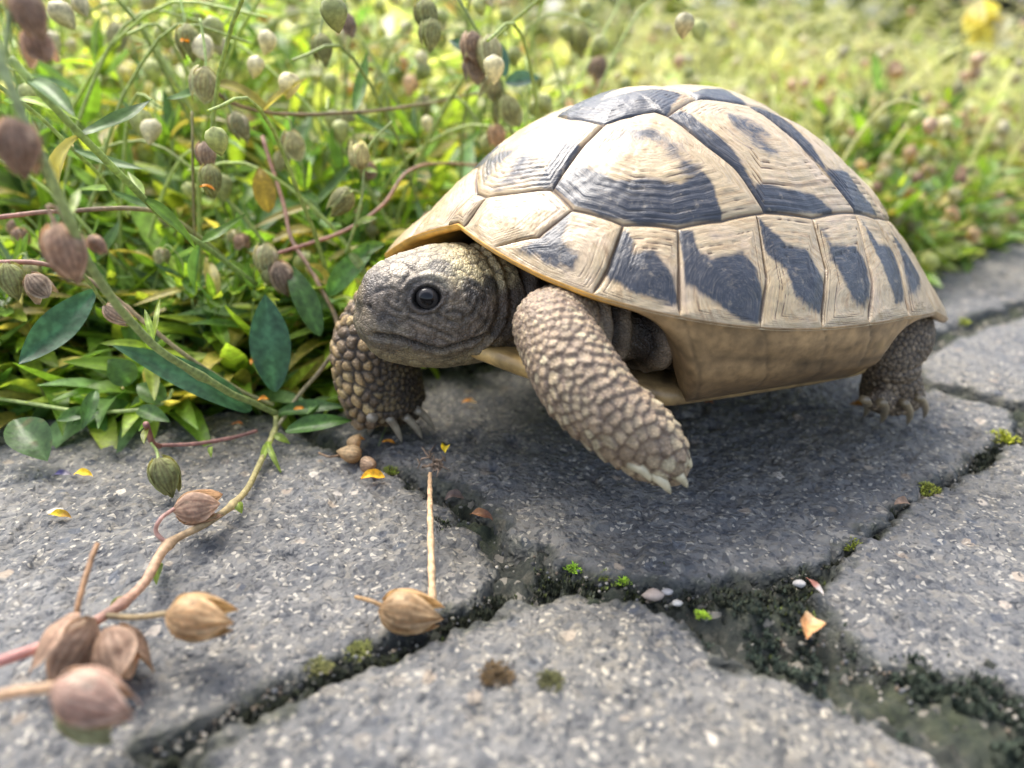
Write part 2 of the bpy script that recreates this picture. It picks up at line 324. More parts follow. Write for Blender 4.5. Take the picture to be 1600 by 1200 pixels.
K = [[(.865, .03)], [(.73, .388), (.841, .366)], [(.622, .551), (.705, .615)], [(.47, .658), (.518, .757)], [(.192, .715), (.238, .862)], [(0, .745), (.02, .87)],
     [(-.203, .706), (-.13, .9)], [(-.33, .68), (-.345, .803)], [(-.44, .63), (-.49, .72)], [(-.58, .54), (-.62, .62)], [(-.68, .44), (-.76, .50)], [(-.76, .33), (-.87, .36)], [(-.86, 0)]]
KD = [2.3, 14, 39.5, 56.5, 72, 84.5, 93.5, 106, 122, 137, 150, 163, 180]
SC = {}
DARK['C1'][1] = (.47, DARK['C1'][1][1]); DARK['C2'][1] = (.52, DARK['C2'][1][1]); DARK['V1'] = [(.62, [(.85, .02), (.80, .14), (.75, .24), (.70, .16), (.71, .02)]), (.95, DARK['V1'][1][1]), (.5, DARK['V1'][2][1])]
SC['V1'] = [(.865, .03), (.814, .144), (.745, .264), (.601, .19), (.495, .151), (.515, .03), (.515, -.03), (.495, -.151), (.601, -.19), (.745, -.264), (.814, -.144), (.865, -.03)]
SC['V2'] = [(.515, .03), (.495, .151), (.323, .222), (.302, .272), (.152, .205), (.12, .2), (.1, 0), (.12, -.2), (.152, -.205), (.302, -.272), (.323, -.222), (.495, -.151), (.515, -.03)]
SC['V3'] = [(.1, 0), (.12, .2), (-.05, .24), (-.30, .19), (-.32, 0), (-.30, -.19), (-.05, -.24), (.12, -.2)]
SC['V4'] = [(-.32, 0), (-.30, .19), (-.42, .25), (-.60, .15), (-.62, 0), (-.60, -.15), (-.42, -.25), (-.30, -.19)]
SC['V5'] = [(-.62, 0), (-.60, .15), (-.74, .36), (-.76, .33), (-.83, .15), (-.86, 0), (-.83, -.15), (-.76, -.33), (-.74, -.36), (-.60, -.15)]
SC['C1'] = [(.745, .264), (.73, .388), (.622, .551), (.47, .658), (.32, .701), (.192, .715), (.159, .717), (.185, .586), (.245, .471), (.302, .272), (.323, .222), (.495, .151), (.601, .19)]
SC['C2'] = [(.159, .717), (0, .745), (-.203, .706), (-.144, .578), (-.109, .421), (-.05, .24), (.12, .2), (.152, .205), (.302, .272), (.245, .471), (.185, .586)]
SC['C3'] = [(-.203, .706), (-.33, .68), (-.44, .63), (-.44, .42), (-.42, .25), (-.30, .19), (-.05, .24), (-.109, .421), (-.144, .578)]
SC['C4'] = [(-.44, .63), (-.58, .54), (-.68, .44), (-.74, .36), (-.60, .15), (-.42, .25), (-.44, .42)]
CEN = {'V1': (.66, 0), 'V2': (.30, 0), 'V3': (-.11, 0), 'V4': (-.46, 0), 'V5': (-.72, 0), 'C1': (.43, .36), 'C2': (.03, .42), 'C3': (-.27, .42), 'C4': (-.57, .36)}
UP = {1: [(.814, .144), (.745, .264)], 2: [], 3: [], 4: [(.32, .701)], 5: [(.159, .717)], 11: [(-.74, .36)], 12: [(-.83, .15)]}
for k in range(1, 13):
    a, b = K[k-1], K[k]; d0, d1 = KD[k-1], KD[k]; n = 14
    SC['M%d' % k] = [('rim', d0, d1), list(a[::-1]), UP.get(k, []), list(b)]
def outline(spec, sgn):
    if isinstance(spec[0], tuple) and spec[0][0] == 'rim':
        _, d0, d1 = spec[0]; rim = [rimpt(sgn*(d0+(d1-d0)*t)) for t in np.linspace(0, 1, 16)]; rim = [(a, b*sgn) for a, b in rim]
        pts = rim[::-1]+[p for p in spec[1]]+[p for p in spec[2]]+[p for p in spec[3]]
    else: pts = list(spec)
    return np.array([(a, b*sgn) for a, b in pts])
def resample(poly, n):
    Q = np.vstack([poly, poly[:1]]); s = np.r_[0, np.cumsum(np.linalg.norm(np.diff(Q, axis=0), axis=1))]; t = np.linspace(0, s[-1], n, endpoint=False)
    return np.stack([np.interp(t, s, Q[:, 0]), np.interp(t, s, Q[:, 1])], -1)
def scute_mat():
    t = NT('shell_horn'); sv = t.attr('st').outputs['Vector']; dk = t.attr('dark').outputs['Fac']; gr = t.attr('groove').outputs['Fac']; s = t.attr('ring').outputs['Fac']
    n1 = t.noise(sv, 1.0, 4, .6); n2 = t.noise(sv, 3.5, 3, .6); p = t.obj(); nf = t.noise(p, 900, 5, .7); nb = t.noise(p, 120, 4, .6)
    cream = t.ramp(n1, [(.25, (.20, .125, .06)), (.40, (.37, .26, .14)), (.56, (.47, .365, .22)), (.74, (.38, .26, .16))])
    cream = t.mix(t.gramp(n2, .5, .75, 0, .55), cream, (.24, .15, .085)); cream = t.mix(t.gramp(nb, .5, .7, 0, .4), cream, (.55, .42, .33)); cream = t.mix(t.gramp(t.noise(p, 60, 3), .5, .75, 0, .5), cream, (.42, .30, .13))
    cream = t.mix(t.gramp(gr, .15, .7, 0, .9), cream, (.085, .045, .02))
    dark = t.ramp(n2, [(.3, (.010, .012, .018)), (.52, (.026, .030, .042)), (.75, (.11, .095, .08))]); dark = t.mix(t.gramp(gr, .15, .8, 0, .8), dark, (.006, .005, .005))
    k = t.math('ADD', dk, t.math('MULTIPLY', t.math('SUBTRACT', n1, .5), .9)); k = t.math('ADD', k, t.math('MULTIPLY', t.math('SUBTRACT', nb, .5), 1.1))
    c = t.mix(t.gramp(k, .30, .78), cream, dark)
    c = t.mix(t.gramp(t.noise(p, 420, 5, .75), .56, .72, 0, .55), c, (.30, .245, .175)); c = t.mix(t.gramp(nf, .62, .8, 0, .35), c, (.45, .36, .24)); c = t.mix(t.gramp(t.voro(p, 500), .05, .2, .25, 0), c, (.12, .09, .06))
    hgt = t.math('ADD', t.math('MULTIPLY', n2, .5), t.math('ADD', t.math('MULTIPLY', nf, .35), t.math('MULTIPLY', t.noise(sv, 6, 3, .6), .25)))
    t.set(Base_Color=c, Roughness=t.gramp(nb, .3, .7, .30, .46), Normal=t.bump(hgt, .38, .0008), Coat_Weight=.25, Coat_Roughness=.3); return t.m
M_SCUTE = scute_mat()
M_BONE = simple('shell_underside', .45, 350, .22, .35, Coat_Weight=.1)
tortoise = empty('tortoise', (CX, CY, 0), 'small tortoise with cream and black shell walking over grey stones, one foreleg lifted', 'tortoise')
# base shell: dome, rim and the underside that joins the belly plate
M_ = 480; fr = np.linspace(-180, 180, M_, endpoint=False); fa = np.radians(fr); rim = RIM(fr)
rows = [surf(rim*s*np.cos(fa), rim*s*np.sin(fa))-np.array([0, 0, .07])-.05*snorm(rim*s*np.cos(fa), rim*s*np.sin(fa))*0 for s in np.linspace(.03, .985, 40)]
R0 = surf(rim*np.cos(fa), rim*np.sin(fa)); br = smooth(45, 60, abs(fr))*smooth(116, 102, abs(fr)); sg = np.sign(fr); sg[sg == 0] = 1
Bx = np.interp(abs(fr), [47, 53, 60, 84, 100, 113], [3.7, 3.5, 3.0, .6, -1.7, -3.1]); Bt = np.stack([Bx, sg*3.95, np.full(M_, 2.12)], -1)
mid = R0*.5+Bt*.5; mid[:, 1] += sg*.28; mid[:, 2] -= .22
Uin = R0*np.array([.86, .84, 1])+np.array([0, 0, .10]); Uin2 = R0*np.array([.72, .68, 1])+np.array([0, 0, .55])
n_out = R0/np.linalg.norm(R0[:, :2], axis=1)[:, None]*np.array([1, 1, 0])
rows += [R0+n_out*.015, R0-np.array([0, 0, .11])-n_out*.03, ]
b = br[:, None]
for q1, q2 in ((R0*.93+Uin*.07-[0, 0, .42], R0-n_out*.14-[0, 0, .13]), (mid, Uin), (Bt*.6+mid*.4-np.array([0, 0, .05]), Uin*.5+Uin2*.5), (Bt, Uin2)):
    q1 = np.asarray(q1); rows.append(q1*b+q2*(1-b))
for a_ in (1, 2, 3, 4): pass
V = np.array(rows); k0 = len(V)-4
# resample underside finely
und = V[-6:]; fine = []
for t_ in np.linspace(0, 5, 26): i = min(int(t_), 4); f_ = t_-i; fine.append(und[i]*(1-f_)+und[i+1]*f_)
fine = np.array(fine)
for _ in range(2): fine[1:-1] = fine[1:-1]*.5+fine[:-2]*.25+fine[2:]*.25
top = V[:-6]; full = np.concatenate([top, fine]); nr = len(full); nt = len(top)
us = np.zeros((nr, M_)); us[nt:] = np.linspace(0, 1, len(fine))[:, None]
seam = np.full((nr, M_), 9.); 
for d in KD: seam = np.minimum(seam, abs(abs(fr)[None, :]-d-us*6)*.08)
groove = .75*np.exp(-(seam/.028)**2)*(us > .02); mline = .7*np.exp(-((us-.52+.04*np.sin(fr/9)[None])/.02)**2)*br[None]
nn_ = fbm(full, 1.3, 4, 5); base = np.array([.35, .22, .10])[None, None]*(1+.3*nn_[..., None])
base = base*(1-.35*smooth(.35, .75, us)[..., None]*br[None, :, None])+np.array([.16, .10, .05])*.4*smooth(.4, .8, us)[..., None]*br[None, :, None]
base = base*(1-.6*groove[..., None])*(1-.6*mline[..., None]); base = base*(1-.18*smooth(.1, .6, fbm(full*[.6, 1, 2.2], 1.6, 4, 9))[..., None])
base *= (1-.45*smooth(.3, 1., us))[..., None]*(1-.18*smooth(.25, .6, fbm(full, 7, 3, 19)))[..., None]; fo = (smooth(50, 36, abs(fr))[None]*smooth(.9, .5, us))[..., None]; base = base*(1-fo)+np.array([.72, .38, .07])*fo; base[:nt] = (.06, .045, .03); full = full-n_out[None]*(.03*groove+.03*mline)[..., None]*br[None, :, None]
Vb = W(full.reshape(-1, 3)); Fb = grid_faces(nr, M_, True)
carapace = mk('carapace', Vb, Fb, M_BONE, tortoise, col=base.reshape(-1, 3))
def softdist(P, poly): return inpoly(P, np.array(poly))
def scute(key, sgn, nring=46, nth=190):
    poly = outline(SC[key], sgn); m = nth; bd = resample(poly, m)
    # corners kept crisp
    for pt in poly:
        bd[np.argmin(np.hypot(*(bd-pt).T))] = pt
    marg = key[0] == 'M'
    if marg:
        _, d0, d1 = SC[key][0]; dd = d0+(d1-d0)*.72; r_ = RIM(sgn*dd)*.955; c = np.array([r_*math.cos(math.radians(dd)), sgn*r_*math.sin(math.radians(dd))])
    else: c = np.array(CEN[key])*np.array([1, sgn])
    s = np.linspace(0, 1, nring)**.8; th = np.linspace(0, 2*np.pi, m, endpoint=False)
    P = c[None, None]+(bd[None]-c[None, None])*s[:, None, None]; X = surf(P[..., 0], P[..., 1]); N = snorm(P[..., 0], P[..., 1]); N *= np.sign(N[..., 2:3]+.3)
    idn = sum(map(ord, key))+(50 if sgn < 0 else 0)
    cyl = np.stack([np.cos(th)*1.3, np.sin(th)*1.3], -1)[None]+0*s[:, None, None]
    size = np.linalg.norm(surf(bd[:, 0], bd[:, 1])-surf(*c), axis=-1); size = (np.roll(size, 1)+size+np.roll(size, -1))/3
    nr_ = 14 if not marg else 12; wob = .022*vnoise(np.concatenate([cyl*.9, s[:, None, None]*4+0*cyl[..., :1]], -1)+idn, 1, idn)+.006*vnoise(np.concatenate([cyl*5, s[:, None, None]*9+0*cyl[..., :1]], -1)+idn, 1, idn)
    ph = nr_*(s[:, None]+wob); fr_ = ph-np.floor(ph); amp = hsh(np.floor(ph), np.int64(idn))
    on = smooth(.34, .5, s)[:, None]*smooth(1.0, .97, s)[:, None]; loc = np.clip(size/1.3, .35, 1.5)[None]
    gr = np.exp(-(np.minimum(fr_, 1-fr_)/.085)**2)*on*(.45+.55*(amp > .35)); gr2 = np.clip(gr*np.clip(vnoise(cyl*1.3, 1, idn+3)+.65, 0, 1)*1.2, 0, 1)
    saw = (fr_**.7)*on
    h = .10*(1-s[:, None]**2.2)*(1 if not marg else .55)+loc*(.007*saw-.017*gr*(.25+.75*np.clip(vnoise(cyl*1.3, 1, idn+3)+.6+.5*(amp > .6), 0, 1)))
    if key[0] in 'V': h = h+.05*(1-s[:, None])
    h += .008*fbm(np.concatenate([cyl*.6, s[:, None, None]*2+0*cyl[..., :1]], -1)+idn, 1.3, 3)*on+.012*fbm(X, 4, 3, idn)
    h *= smooth(1.0, .93, s)[:, None]
    edge = np.exp(-((1-s[:, None])*size[None]/.045)**2)
    rimw = np.zeros(m)
    if marg:   # the free edge is a lip, not a seam
        rr_ = np.hypot(bd[:, 0], bd[:, 1]); aa = np.degrees(np.arctan2(bd[:, 1], bd[:, 0])); rimw = smooth(.985, .998, rr_/RIM(aa))
        flare = smooth(.8, 1.0, np.hypot(P[..., 0], P[..., 1])/RIM(np.degrees(np.arctan2(P[..., 1], P[..., 0]))))
        h = h+.05*flare*np.sin(np.clip(flare, 0, 1)*np.pi)
    h -= .055*edge*(1-rimw[None])
    X = X+N*h[..., None]
    if marg: X[-1] -= np.array([0, 0, .05])*rimw[:, None]
    dark = np.zeros(P.shape[:2])
    for a_, pl in DARK.get(key, []):
        Q = P*np.array([1, sgn]); sd = softdist(Q, pl)
        if key[0] == 'V' : sd = np.maximum(sd, softdist(Q*np.array([1, -1]), pl))
        dark = np.maximum(dark, a_*smooth(-.022-.03*(a_ < .7), .022+.035*(a_ < .7), sd))
    dark += .12-.35*(1-smooth(.03, .12, (1-s[:, None])*size[None]))*(1-dark)
    stv = np.concatenate([cyl*.55, (s[:, None, None]*np.clip(size, .6, 2)[None, :, None])*9+idn*3+0*cyl[..., :1]], -1)
    F = grid_faces(nring, m, True); V_ = W(X.reshape(-1, 3))
    return mk('scute', V_, F, M_SCUTE, carapace, attrs={'st': stv.reshape(-1, 3), 'dark': dark.ravel(), 'groove': np.clip(gr2+.8*edge*(1-rimw[None]), 0, 1).ravel(), 'ring': np.repeat(s, m)})
HI = {'C1', 'C2', 'C3', 'V1', 'V2', 'M1', 'M2', 'M3', 'M4', 'M5', 'M6', 'M7', 'M8'}
for key in SC:
    hi = key in HI
    scute(key, 1, 56 if key[0] != 'M' else 40, 300 if key[0] != 'M' else 200) if hi else scute(key, 1, 26, 90)
    if key[0] != 'V': scute(key, -1, 34 if key in ('M1', 'M2', 'M3', 'C1') else 18, 110 if key in ('M1', 'M2', 'M3', 'C1') else 60)
nu = [(.865, .03), (.865, -.03), rimpt(-2.3), rimpt(0), rimpt(2.3)]; SC['N'] = nu; CEN['N'] = (.92, 0); scute('N', 1, 20, 60)
# belly plate
pl = np.array([(6.75, 0), (6.6, .8), (6.1, 1.7), (5.5, 2.35), (4.7, 2.9), (4.0, 3.45), (3.55, 3.95), (1.5, 4.0), (-1.0, 4.0), (-2.9, 3.9), (-3.5, 3.3), (-4.4, 2.7), (-5.6, 1.9), (-6.0, 1.0), (-5.5, 0)])
pl = np.vstack([pl, (pl[1:-1]*[1, -1])[::-1]]); bd = resample(pl, 260)
for _ in range(3): bd = (np.roll(bd, 1, 0)+bd*2+np.roll(bd, -1, 0))/4
rows = []; cols = []
for s, z in [(.02, 2.35), (.5, 2.35), (.9, 2.4), (.97, 2.42), (.995, 2.34), (1.0, 2.2), (.99, 2.08), (.965, 2.0), (.9, 1.95), (.7, 1.9), (.5, 1.88), (.3, 1.88), (.02, 1.88)]:
    q = bd*s; up = .28*smooth(4.6, 6.7, q[:, 0])+.1*smooth(-4.5, -6, q[:, 0]); z_ = z+up-(.0 if z > 2.3 else .0)
    rows.append(np.concatenate([q, z_[:, None]], 1))
R_ = np.array(rows); x_ = R_[..., 0]; g = sum(np.exp(-((x_-k)/.05)**2) for k in (5.0, 3.2, .8, -1.8, -3.9))+np.exp(-(R_[..., 1]/.05)**2)
ringn = vnoise(np.stack([x_*7, R_[..., 1]*.6, 0*x_], -1), 1, 4)
cc = np.array([.50, .33, .12])*(1+.2*fbm(R_, 1.2, 3, 2)[..., None])*(1-.45*smooth(.1, .7, ringn)[..., None])*(1-.6*np.clip(g, 0, 1)[..., None])
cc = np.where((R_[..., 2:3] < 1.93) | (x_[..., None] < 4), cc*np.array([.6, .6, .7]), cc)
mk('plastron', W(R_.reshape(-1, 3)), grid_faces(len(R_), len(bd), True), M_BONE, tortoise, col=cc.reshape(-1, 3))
# ------------------------------------------------------------------ tortoise: skin (one continuous body), eyes, claws
def pxr(u, v, y, wpx):
    p = lp(u, v, y); wp = W(p)-np.array([0, 0, CAMH]); dep = wp[1]*ct-wp[2]*st; return [*p, wpx/2*dep/1200]
chains = {}
chains['near'] = np.array([[3.9, 2.3, 3.35, .85], pxr(868, 508, 3.0, 118), pxr(884, 552, 3.75, 136), pxr(918, 610, 4.45, 140), pxr(962, 653, 4.95, 126), pxr(1002, 685, 5.2, 118), pxr(1030, 714, 5.4, 98), pxr(1038, 728, 5.45, 70)])
chains['far'] = np.array([[4.6, -2.3, 3.1, .95], [6.3, -2.35, 2.75, 1.0], pxr(588, 535, -2.2, 118), pxr(592, 585, -2.15, 130), pxr(602, 622, -2.05, 124), pxr(612, 642, -1.95, 118)])
chains['hind'] = np.array([[-3.6, 2.6, 3.5, 1.0], [-4.3, 3.4, 3.0, .95], pxr(1392, 560, 3.8, 86), pxr(1393, 590, 3.85, 84), pxr(1393, 612, 3.85, 92), pxr(1394, 622, 3.85, 90)])
chains['hindfar'] = np.array([[-3.4, -2.6, 3.3, 1.0], [-4.0, -3.4, 2.6, .9], [-3.9, -3.7, 1.4, .8], [-3.8, -3.8, .75, .8], [-3.8, -3.8, .42, .8]])
chains['neck'] = np.array([[2.5, 0, 3.2, 1.45], [4.0, 0, 3.2, 1.35], [5.0, 0, 3.22, 1.28], [5.9, 0, 3.25, 1.2]])
chains['torso'] = np.array([[-5.0, 0, 3.25, .5], [-4.4, 0, 3.3, .85], [-2, 0, 3.3, .95], [2.5, 0, 3.3, .95], [3.7, 0, 3.3, .9], [4.2, 0, 3.3, .75]])
chains['tail'] = np.array([[-5.0, 0, 3.1, .5], [-6.2, .3, 2.5, .32], [-7.0, .7, 1.9, .12]])
parts = []
for k, c in chains.items():
    cc_ = cr(c, max(10, len(c)*5)); up = (0, 0, 1) if k in ('neck', 'torso', 'tail') else None
    parts.append(tube(cc_[:, :3], cc_[:, 3], 26, flat=None, up=up))
tv, tf = parts[list(chains).index('torso')]; tv[:, 1] = np.sign(tv[:, 1])*(abs(tv[:, 1]) / .95)**.55*3.85*np.clip((4.45-tv[:, 0])/.6, .25, 1)**.5
# head: superelliptic sections  x, top, bottom, half width, width centre height
HS = np.array([[4.9, 4.25, 2.15, .95], [5.4, 4.46, 2.0, 1.12], [5.9, 4.55, 1.93, 1.24], [6.4, 4.57, 1.90, 1.28], [6.9, 4.52, 1.88, 1.22], [7.3, 4.44, 1.90, 1.08], [7.65, 4.35, 1.96, .93], [7.95, 4.24, 2.05, .80],
               [8.2, 4.08, 2.15, .66], [8.38, 3.88, 2.30, .54], [8.50, 3.68, 2.5, .42], [8.56, 3.45, 2.8, .24]])
hr = cr(HS, 40); th = np.linspace(0, 2*np.pi, 40, endpoint=False); hv = []
for x, zt, zb, hw in hr:
    zc = zb+(zt-zb)*.52; cz, sy_ = np.sin(th), np.cos(th)
    y = hw*np.sign(sy_)*abs(sy_)**.82; z = zc+np.where(cz > 0, (zt-zc), (zc-zb))*np.sign(cz)*abs(cz)**.9
    y = y*(1-.16*smooth(.3, 1, -cz))*(1-.10*smooth(.2, 1, cz))
    hv.append(np.stack([np.full_like(y, x), y, z], -1))
hv = np.array(hv).reshape(-1, 3); hf = [tuple(x) for x in grid_faces(len(hr), 40, True)]+[tuple(range(40))[::-1], tuple(range(39*40, 40*40))]
parts.append((hv, hf))
# toes
for k, uvs, yy, r_ in (('near', [(1008, 738), (1030, 748), (1054, 741), (1064, 722)], 5.4, .2), ('far', [(584, 650), (608, 656), (632, 654), (652, 644)], -1.35, .21), ('hind', [(1362, 628), (1382, 634), (1412, 634), (1432, 626)], 4.35, .19)):
    c = chains[k][-2][:3]
    for u, v in uvs:
        e = lp(u, v, yy); a = c*.5+e*.5; parts.append(tube(np.array([a, a*.45+e*.55, e, e+(e-a)*.1]), [.26, .25, r_, .1], 10))
bv, bf = join(parts)
tmp = bpy.data.meshes.new('tmp'); tmp.from_pydata([tuple(v) for v in bv], [], bf)
to = bpy.data.objects.new('tmp', tmp); C.objects.link(to); md_ = to.modifiers.new('r', 'REMESH'); md_.mode = 'VOXEL'; md_.voxel_size = .042
ev = to.evaluated_get(bpy.context.evaluated_depsgraph_get()); em = ev.to_mesh()
def pull(em):
    n = len(em.vertices); co = np.empty(n*3, np.float32); em.vertices.foreach_get('co', co)
    q = np.empty(len(em.loops), np.int32); em.loops.foreach_get('vertex_index', q); ls = np.empty(len(em.polygons), np.int32); em.polygons.foreach_get('loop_total', ls)
    return co.reshape(-1, 3).astype(float), q.reshape(-1, 4) if (ls == 4).all() else None
X, F = pull(em); ev.to_mesh_clear(); bpy.data.objects.remove(to)
E_ = np.unique(np.sort(np.vstack([F[:, [0, 1]], F[:, [1, 2]], F[:, [2, 3]], F[:, [3, 0]]]), 1), axis=0)
deg_ = np.bincount(E_.ravel(), minlength=len(X)).astype(float)
def lap(A, it, k=.5):
    for _ in range(it):
        s_ = np.zeros_like(A); np.add.at(s_, E_[:, 0], A[E_[:, 1]]); np.add.at(s_, E_[:, 1], A[E_[:, 0]])
        A = A*(1-k)+k*s_/(deg_[:, None] if A.ndim == 2 else deg_)
    return A
def vnorm(X):
    fn = np.cross(X[F[:, 2]]-X[F[:, 0]], X[F[:, 3]]-X[F[:, 1]]); n = np.zeros_like(X)
    for i in range(4): np.add.at(n, F[:, i], fn)
    return n/(np.linalg.norm(n, axis=1)[:, None]+1e-12)
def segd(P, c):
    c = np.asarray(c); best = np.full(len(P), 9.); tt = np.zeros(len(P)); u0 = 0
    for i in range(len(c)-1):
        a, b = c[i], c[i+1]; d = b[:3]-a[:3]; t = np.clip(((P-a[:3])@d)/(d@d+1e-9), 0, 1); r = a[3]+(b[3]-a[3])*t if len(a) > 3 else 0
        dd = np.linalg.norm(P-a[:3]-t[:, None]*d, axis=1)-r; m = dd < best; best = np.where(m, dd, best); tt = np.where(m, (i+t)/(len(c)-1), tt)
    return best, tt
X = lap(X, 5)
D = {k: segd(X, c) for k, c in chains.items()}
names = ['near', 'far', 'hind', 'hindfar', 'torso', 'neck']; dm = np.stack([D[k][0] for k in names], 1)
headm = smooth(5.0, 5.5, X[:, 0])*(abs(X[:, 1]) < 1.42)*(X[:, 2] > 1.7)*(D['near'][0] > .12)*(D['far'][0] > .12)
headm = np.where((X[:, 0] > 5.6) & (abs(X[:, 1]) < 1.3) & (D['near'][0] > .1) & (D['far'][0] > .1) & (X[:, 2] > 1.75), 1, headm)
lab = dm.argmin(1); isn, isf, ish, ist, isk = [(lab == i) & (headm < .5) for i in (0, 1, 2, 4, 5)]; ish |= (lab == 3) & (headm < .5)
headm = lap(headm.astype(float), 4)
N = vnorm(X); col = np.tile(np.array([.12, .095, .075]), (len(X), 1)); disp = np.zeros(len(X))
def cells(mask, rad, seed, k=None):
    idx = np.nonzero(mask)[0]; r = np.random.default_rng(seed); order = r.permutation(len(idx))[:60000]; seeds = []; g = {}
    rv = rad[idx]; Xi = X[idx]; cs = float(rv.max())
    for o in order:
        p = Xi[o]; k = (int(p[0]//cs), int(p[1]//cs), int(p[2]//cs)); ok = True; R2 = rv[o]**2
        for a in (-1, 0, 1):
            for b in (-1, 0, 1):
                for c in (-1, 0, 1):
                    for s_ in g.get((k[0]+a, k[1]+b, k[2]+c), ()):
                        d = Xi[s_]-p
                        if d[0]*d[0]+d[1]*d[1]+d[2]*d[2] < R2: ok = False; break
                    if not ok: break
                if not ok: break
            if not ok: break
        if ok: g.setdefault(k, []).append(o); seeds.append(o)
    kd = kdtree.KDTree(len(seeds))
    for i, s_ in enumerate(seeds): kd.insert(Xi[s_], i)
    kd.balance(); f1 = np.zeros(len(idx)); f2 = f1.copy(); ci = np.zeros(len(idx), int)
    Xw0 = Xi
    if k == 'near': ax_ = chains['near'][6, :3]-chains['near'][2, :3]; ax_ /= np.linalg.norm(ax_); sq = lambda A: A-np.outer(A@ax_, ax_)*.30; Xw0 = sq(Xi); kd = kdtree.KDTree(len(seeds)); [kd.insert(q, i) for i, q in enumerate(Xw0[np.array(seeds)])]; kd.balance()
    Xw = Xw0+np.stack([vnoise(Xi, 3.2, q) for q in (91, 92, 93)], 1)*rv[:, None]*.28+np.stack([vnoise(Xi, 8, q) for q in (94, 95, 96)], 1)*rv[:, None]*.10
    for j in range(len(idx)):
        a = kd.find_n(Xw[j], 2); f1[j] = a[0][2]; ci[j] = a[0][1]; f2[j] = a[1][2] if len(a) > 1 else 9
    return idx, f1, f2, ci, Xi[np.array(seeds)], rv[np.array(seeds)][ci]
def distal(k):
    c = chains[k]; t = D[k][1]*(len(c)-1); i = np.clip(t.astype(int), 0, len(c)-2); d = c[i+1, :3]-c[i, :3]; return d/(np.linalg.norm(d, axis=1)[:, None]+1e-9)
def scales(mask, rad, seed, k, amp, over, cpal, cedge, dome=.5):
    idx, f1, f2, ci, sp, sr = cells(mask, rad, seed, k); e = (f2-f1)/(f2+f1+1e-9); dr = distal(k)[idx] if k else None
    h = smooth(0, dome, e)*amp*sr
    if over: rel = ((X[idx]-sp[ci])*dr).sum(1)/sr; h = h*(1-over)+over*amp*sr*np.clip(.40+rel*.95, 0, 1.1)*smooth(0, .10, e)
    disp[idx] += h
    r1 = hsh(ci, np.int64(seed)); base = np.array(cpal)[(r1*len(cpal)).astype(int) % len(cpal)]*(0.85+.3*hsh(ci, np.int64(seed+4)))[:, None]
    ee = smooth(.04, .34, e)[:, None]; return idx, base*ee+np.array(cedge)*(1-ee), ci, e, sr
# raised foreleg: large overlapping pale scales on the outer face
tn = D['near'][1]; isn0 = isn.copy(); Dn2 = segd(X, chains['near'][1:])[0]; isn = isn & ((Dn2 < .10) | (X[:, 0] > 4.9)); ist = ist | (isn0 & ~isn); rad = .135+.125*smooth(.25, .8, tn)+.06*vnoise(X, 1.6, 3); rad = np.clip(rad, .11, .30)
idx, c_, ci, e, sr = scales(isn, rad, 11, 'near', .40, .85, [(.33, .245, .15), (.38, .295, .18), (.27, .195, .12), (.46, .38, .24), (.30, .215, .135), (.34, .25, .16)], (.19, .13, .09), .34)
col[idx] = c_
# far foreleg: knobbly cream tubercles on dark brown
fx = X[:, 0]; outer = smooth(-.25, .35, (X-np.array([7.25, -2.1, 1]))@np.array([.75, -.55, 0]))
rad = .105+.13*outer+.03*vnoise(X, 1.3, 5); rad = np.clip(rad, .105, .27)
idx, c_, ci, e, sr = scales(isf, rad, 12, 'far', .42, .0, [(.30, .20, .09), (.20, .135, .07), (.38, .27, .12), (.14, .095, .055)], (.030, .021, .015), .42)
big = smooth(.12, .21, sr)[:, None]; col[idx] = c_*(.35+.85*big)
# hind legs and the rest: fine scales
idx, c_, ci, e, sr = scales(ish, np.clip(.11+.03*vnoise(X, 1.2, 6), .09, .15), 13, 'hind', .35, .2, [(.20, .145, .088), (.25, .185, .115), (.16, .115, .07)], (.035, .025, .018)); col[idx] = c_
for z_, a_ in ((.42, .05), (.55, .045), (.68, .04)):
    disp += -a_*ish*np.exp(-((D['hind'][1]-z_-.015*vnoise(X, 2, 2))/.022)**2)
# axillary / torso skin: vertical folds, with the shade of the creases painted into the colour
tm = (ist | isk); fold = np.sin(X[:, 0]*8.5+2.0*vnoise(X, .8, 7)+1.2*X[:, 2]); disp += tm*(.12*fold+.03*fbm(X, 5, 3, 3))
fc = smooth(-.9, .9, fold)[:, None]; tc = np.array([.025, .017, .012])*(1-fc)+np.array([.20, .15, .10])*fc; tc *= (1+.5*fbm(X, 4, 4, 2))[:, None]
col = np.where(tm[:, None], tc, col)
nk = isk & (X[:, 0] > 4.2); col = np.where(nk[:, None], np.array([.11, .082, .06])*(1+.3*fbm(X, 4, 3, 5))[:, None], col)
# ---- head
ax = abs(X[:, 1]); HX = np.stack([X[:, 0], ax, X[:, 2]], 1)
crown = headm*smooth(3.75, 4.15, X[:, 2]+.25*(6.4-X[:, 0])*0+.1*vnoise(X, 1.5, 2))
rad = np.clip(.17+.04*vnoise(X, 1.2, 9)+.26*smooth(6.9, 7.5, X[:, 0])+.03*smooth(6.8, 6.0, X[:, 0]), .12, .3)
hm = headm > .5; idx, f1, f2, ci, sp2, sr = cells(hm, np.where(crown > .4, rad, rad*1.15), 21); e = (f2-f1)/(f2+f1+1e-9)
cw = crown[idx]; side = (1-cw); disp[idx] += (.026*smooth(0, .22, e)-.014)*(.8+.2*cw)*headm[idx]
hc = np.zeros((len(X), 3)); xi = X[idx]
fx = smooth(7.6, 6.3, xi[:, 0])[:, None]
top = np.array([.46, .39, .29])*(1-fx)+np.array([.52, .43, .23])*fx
dorsal = smooth(7.9, 7.2, xi[:, 0])
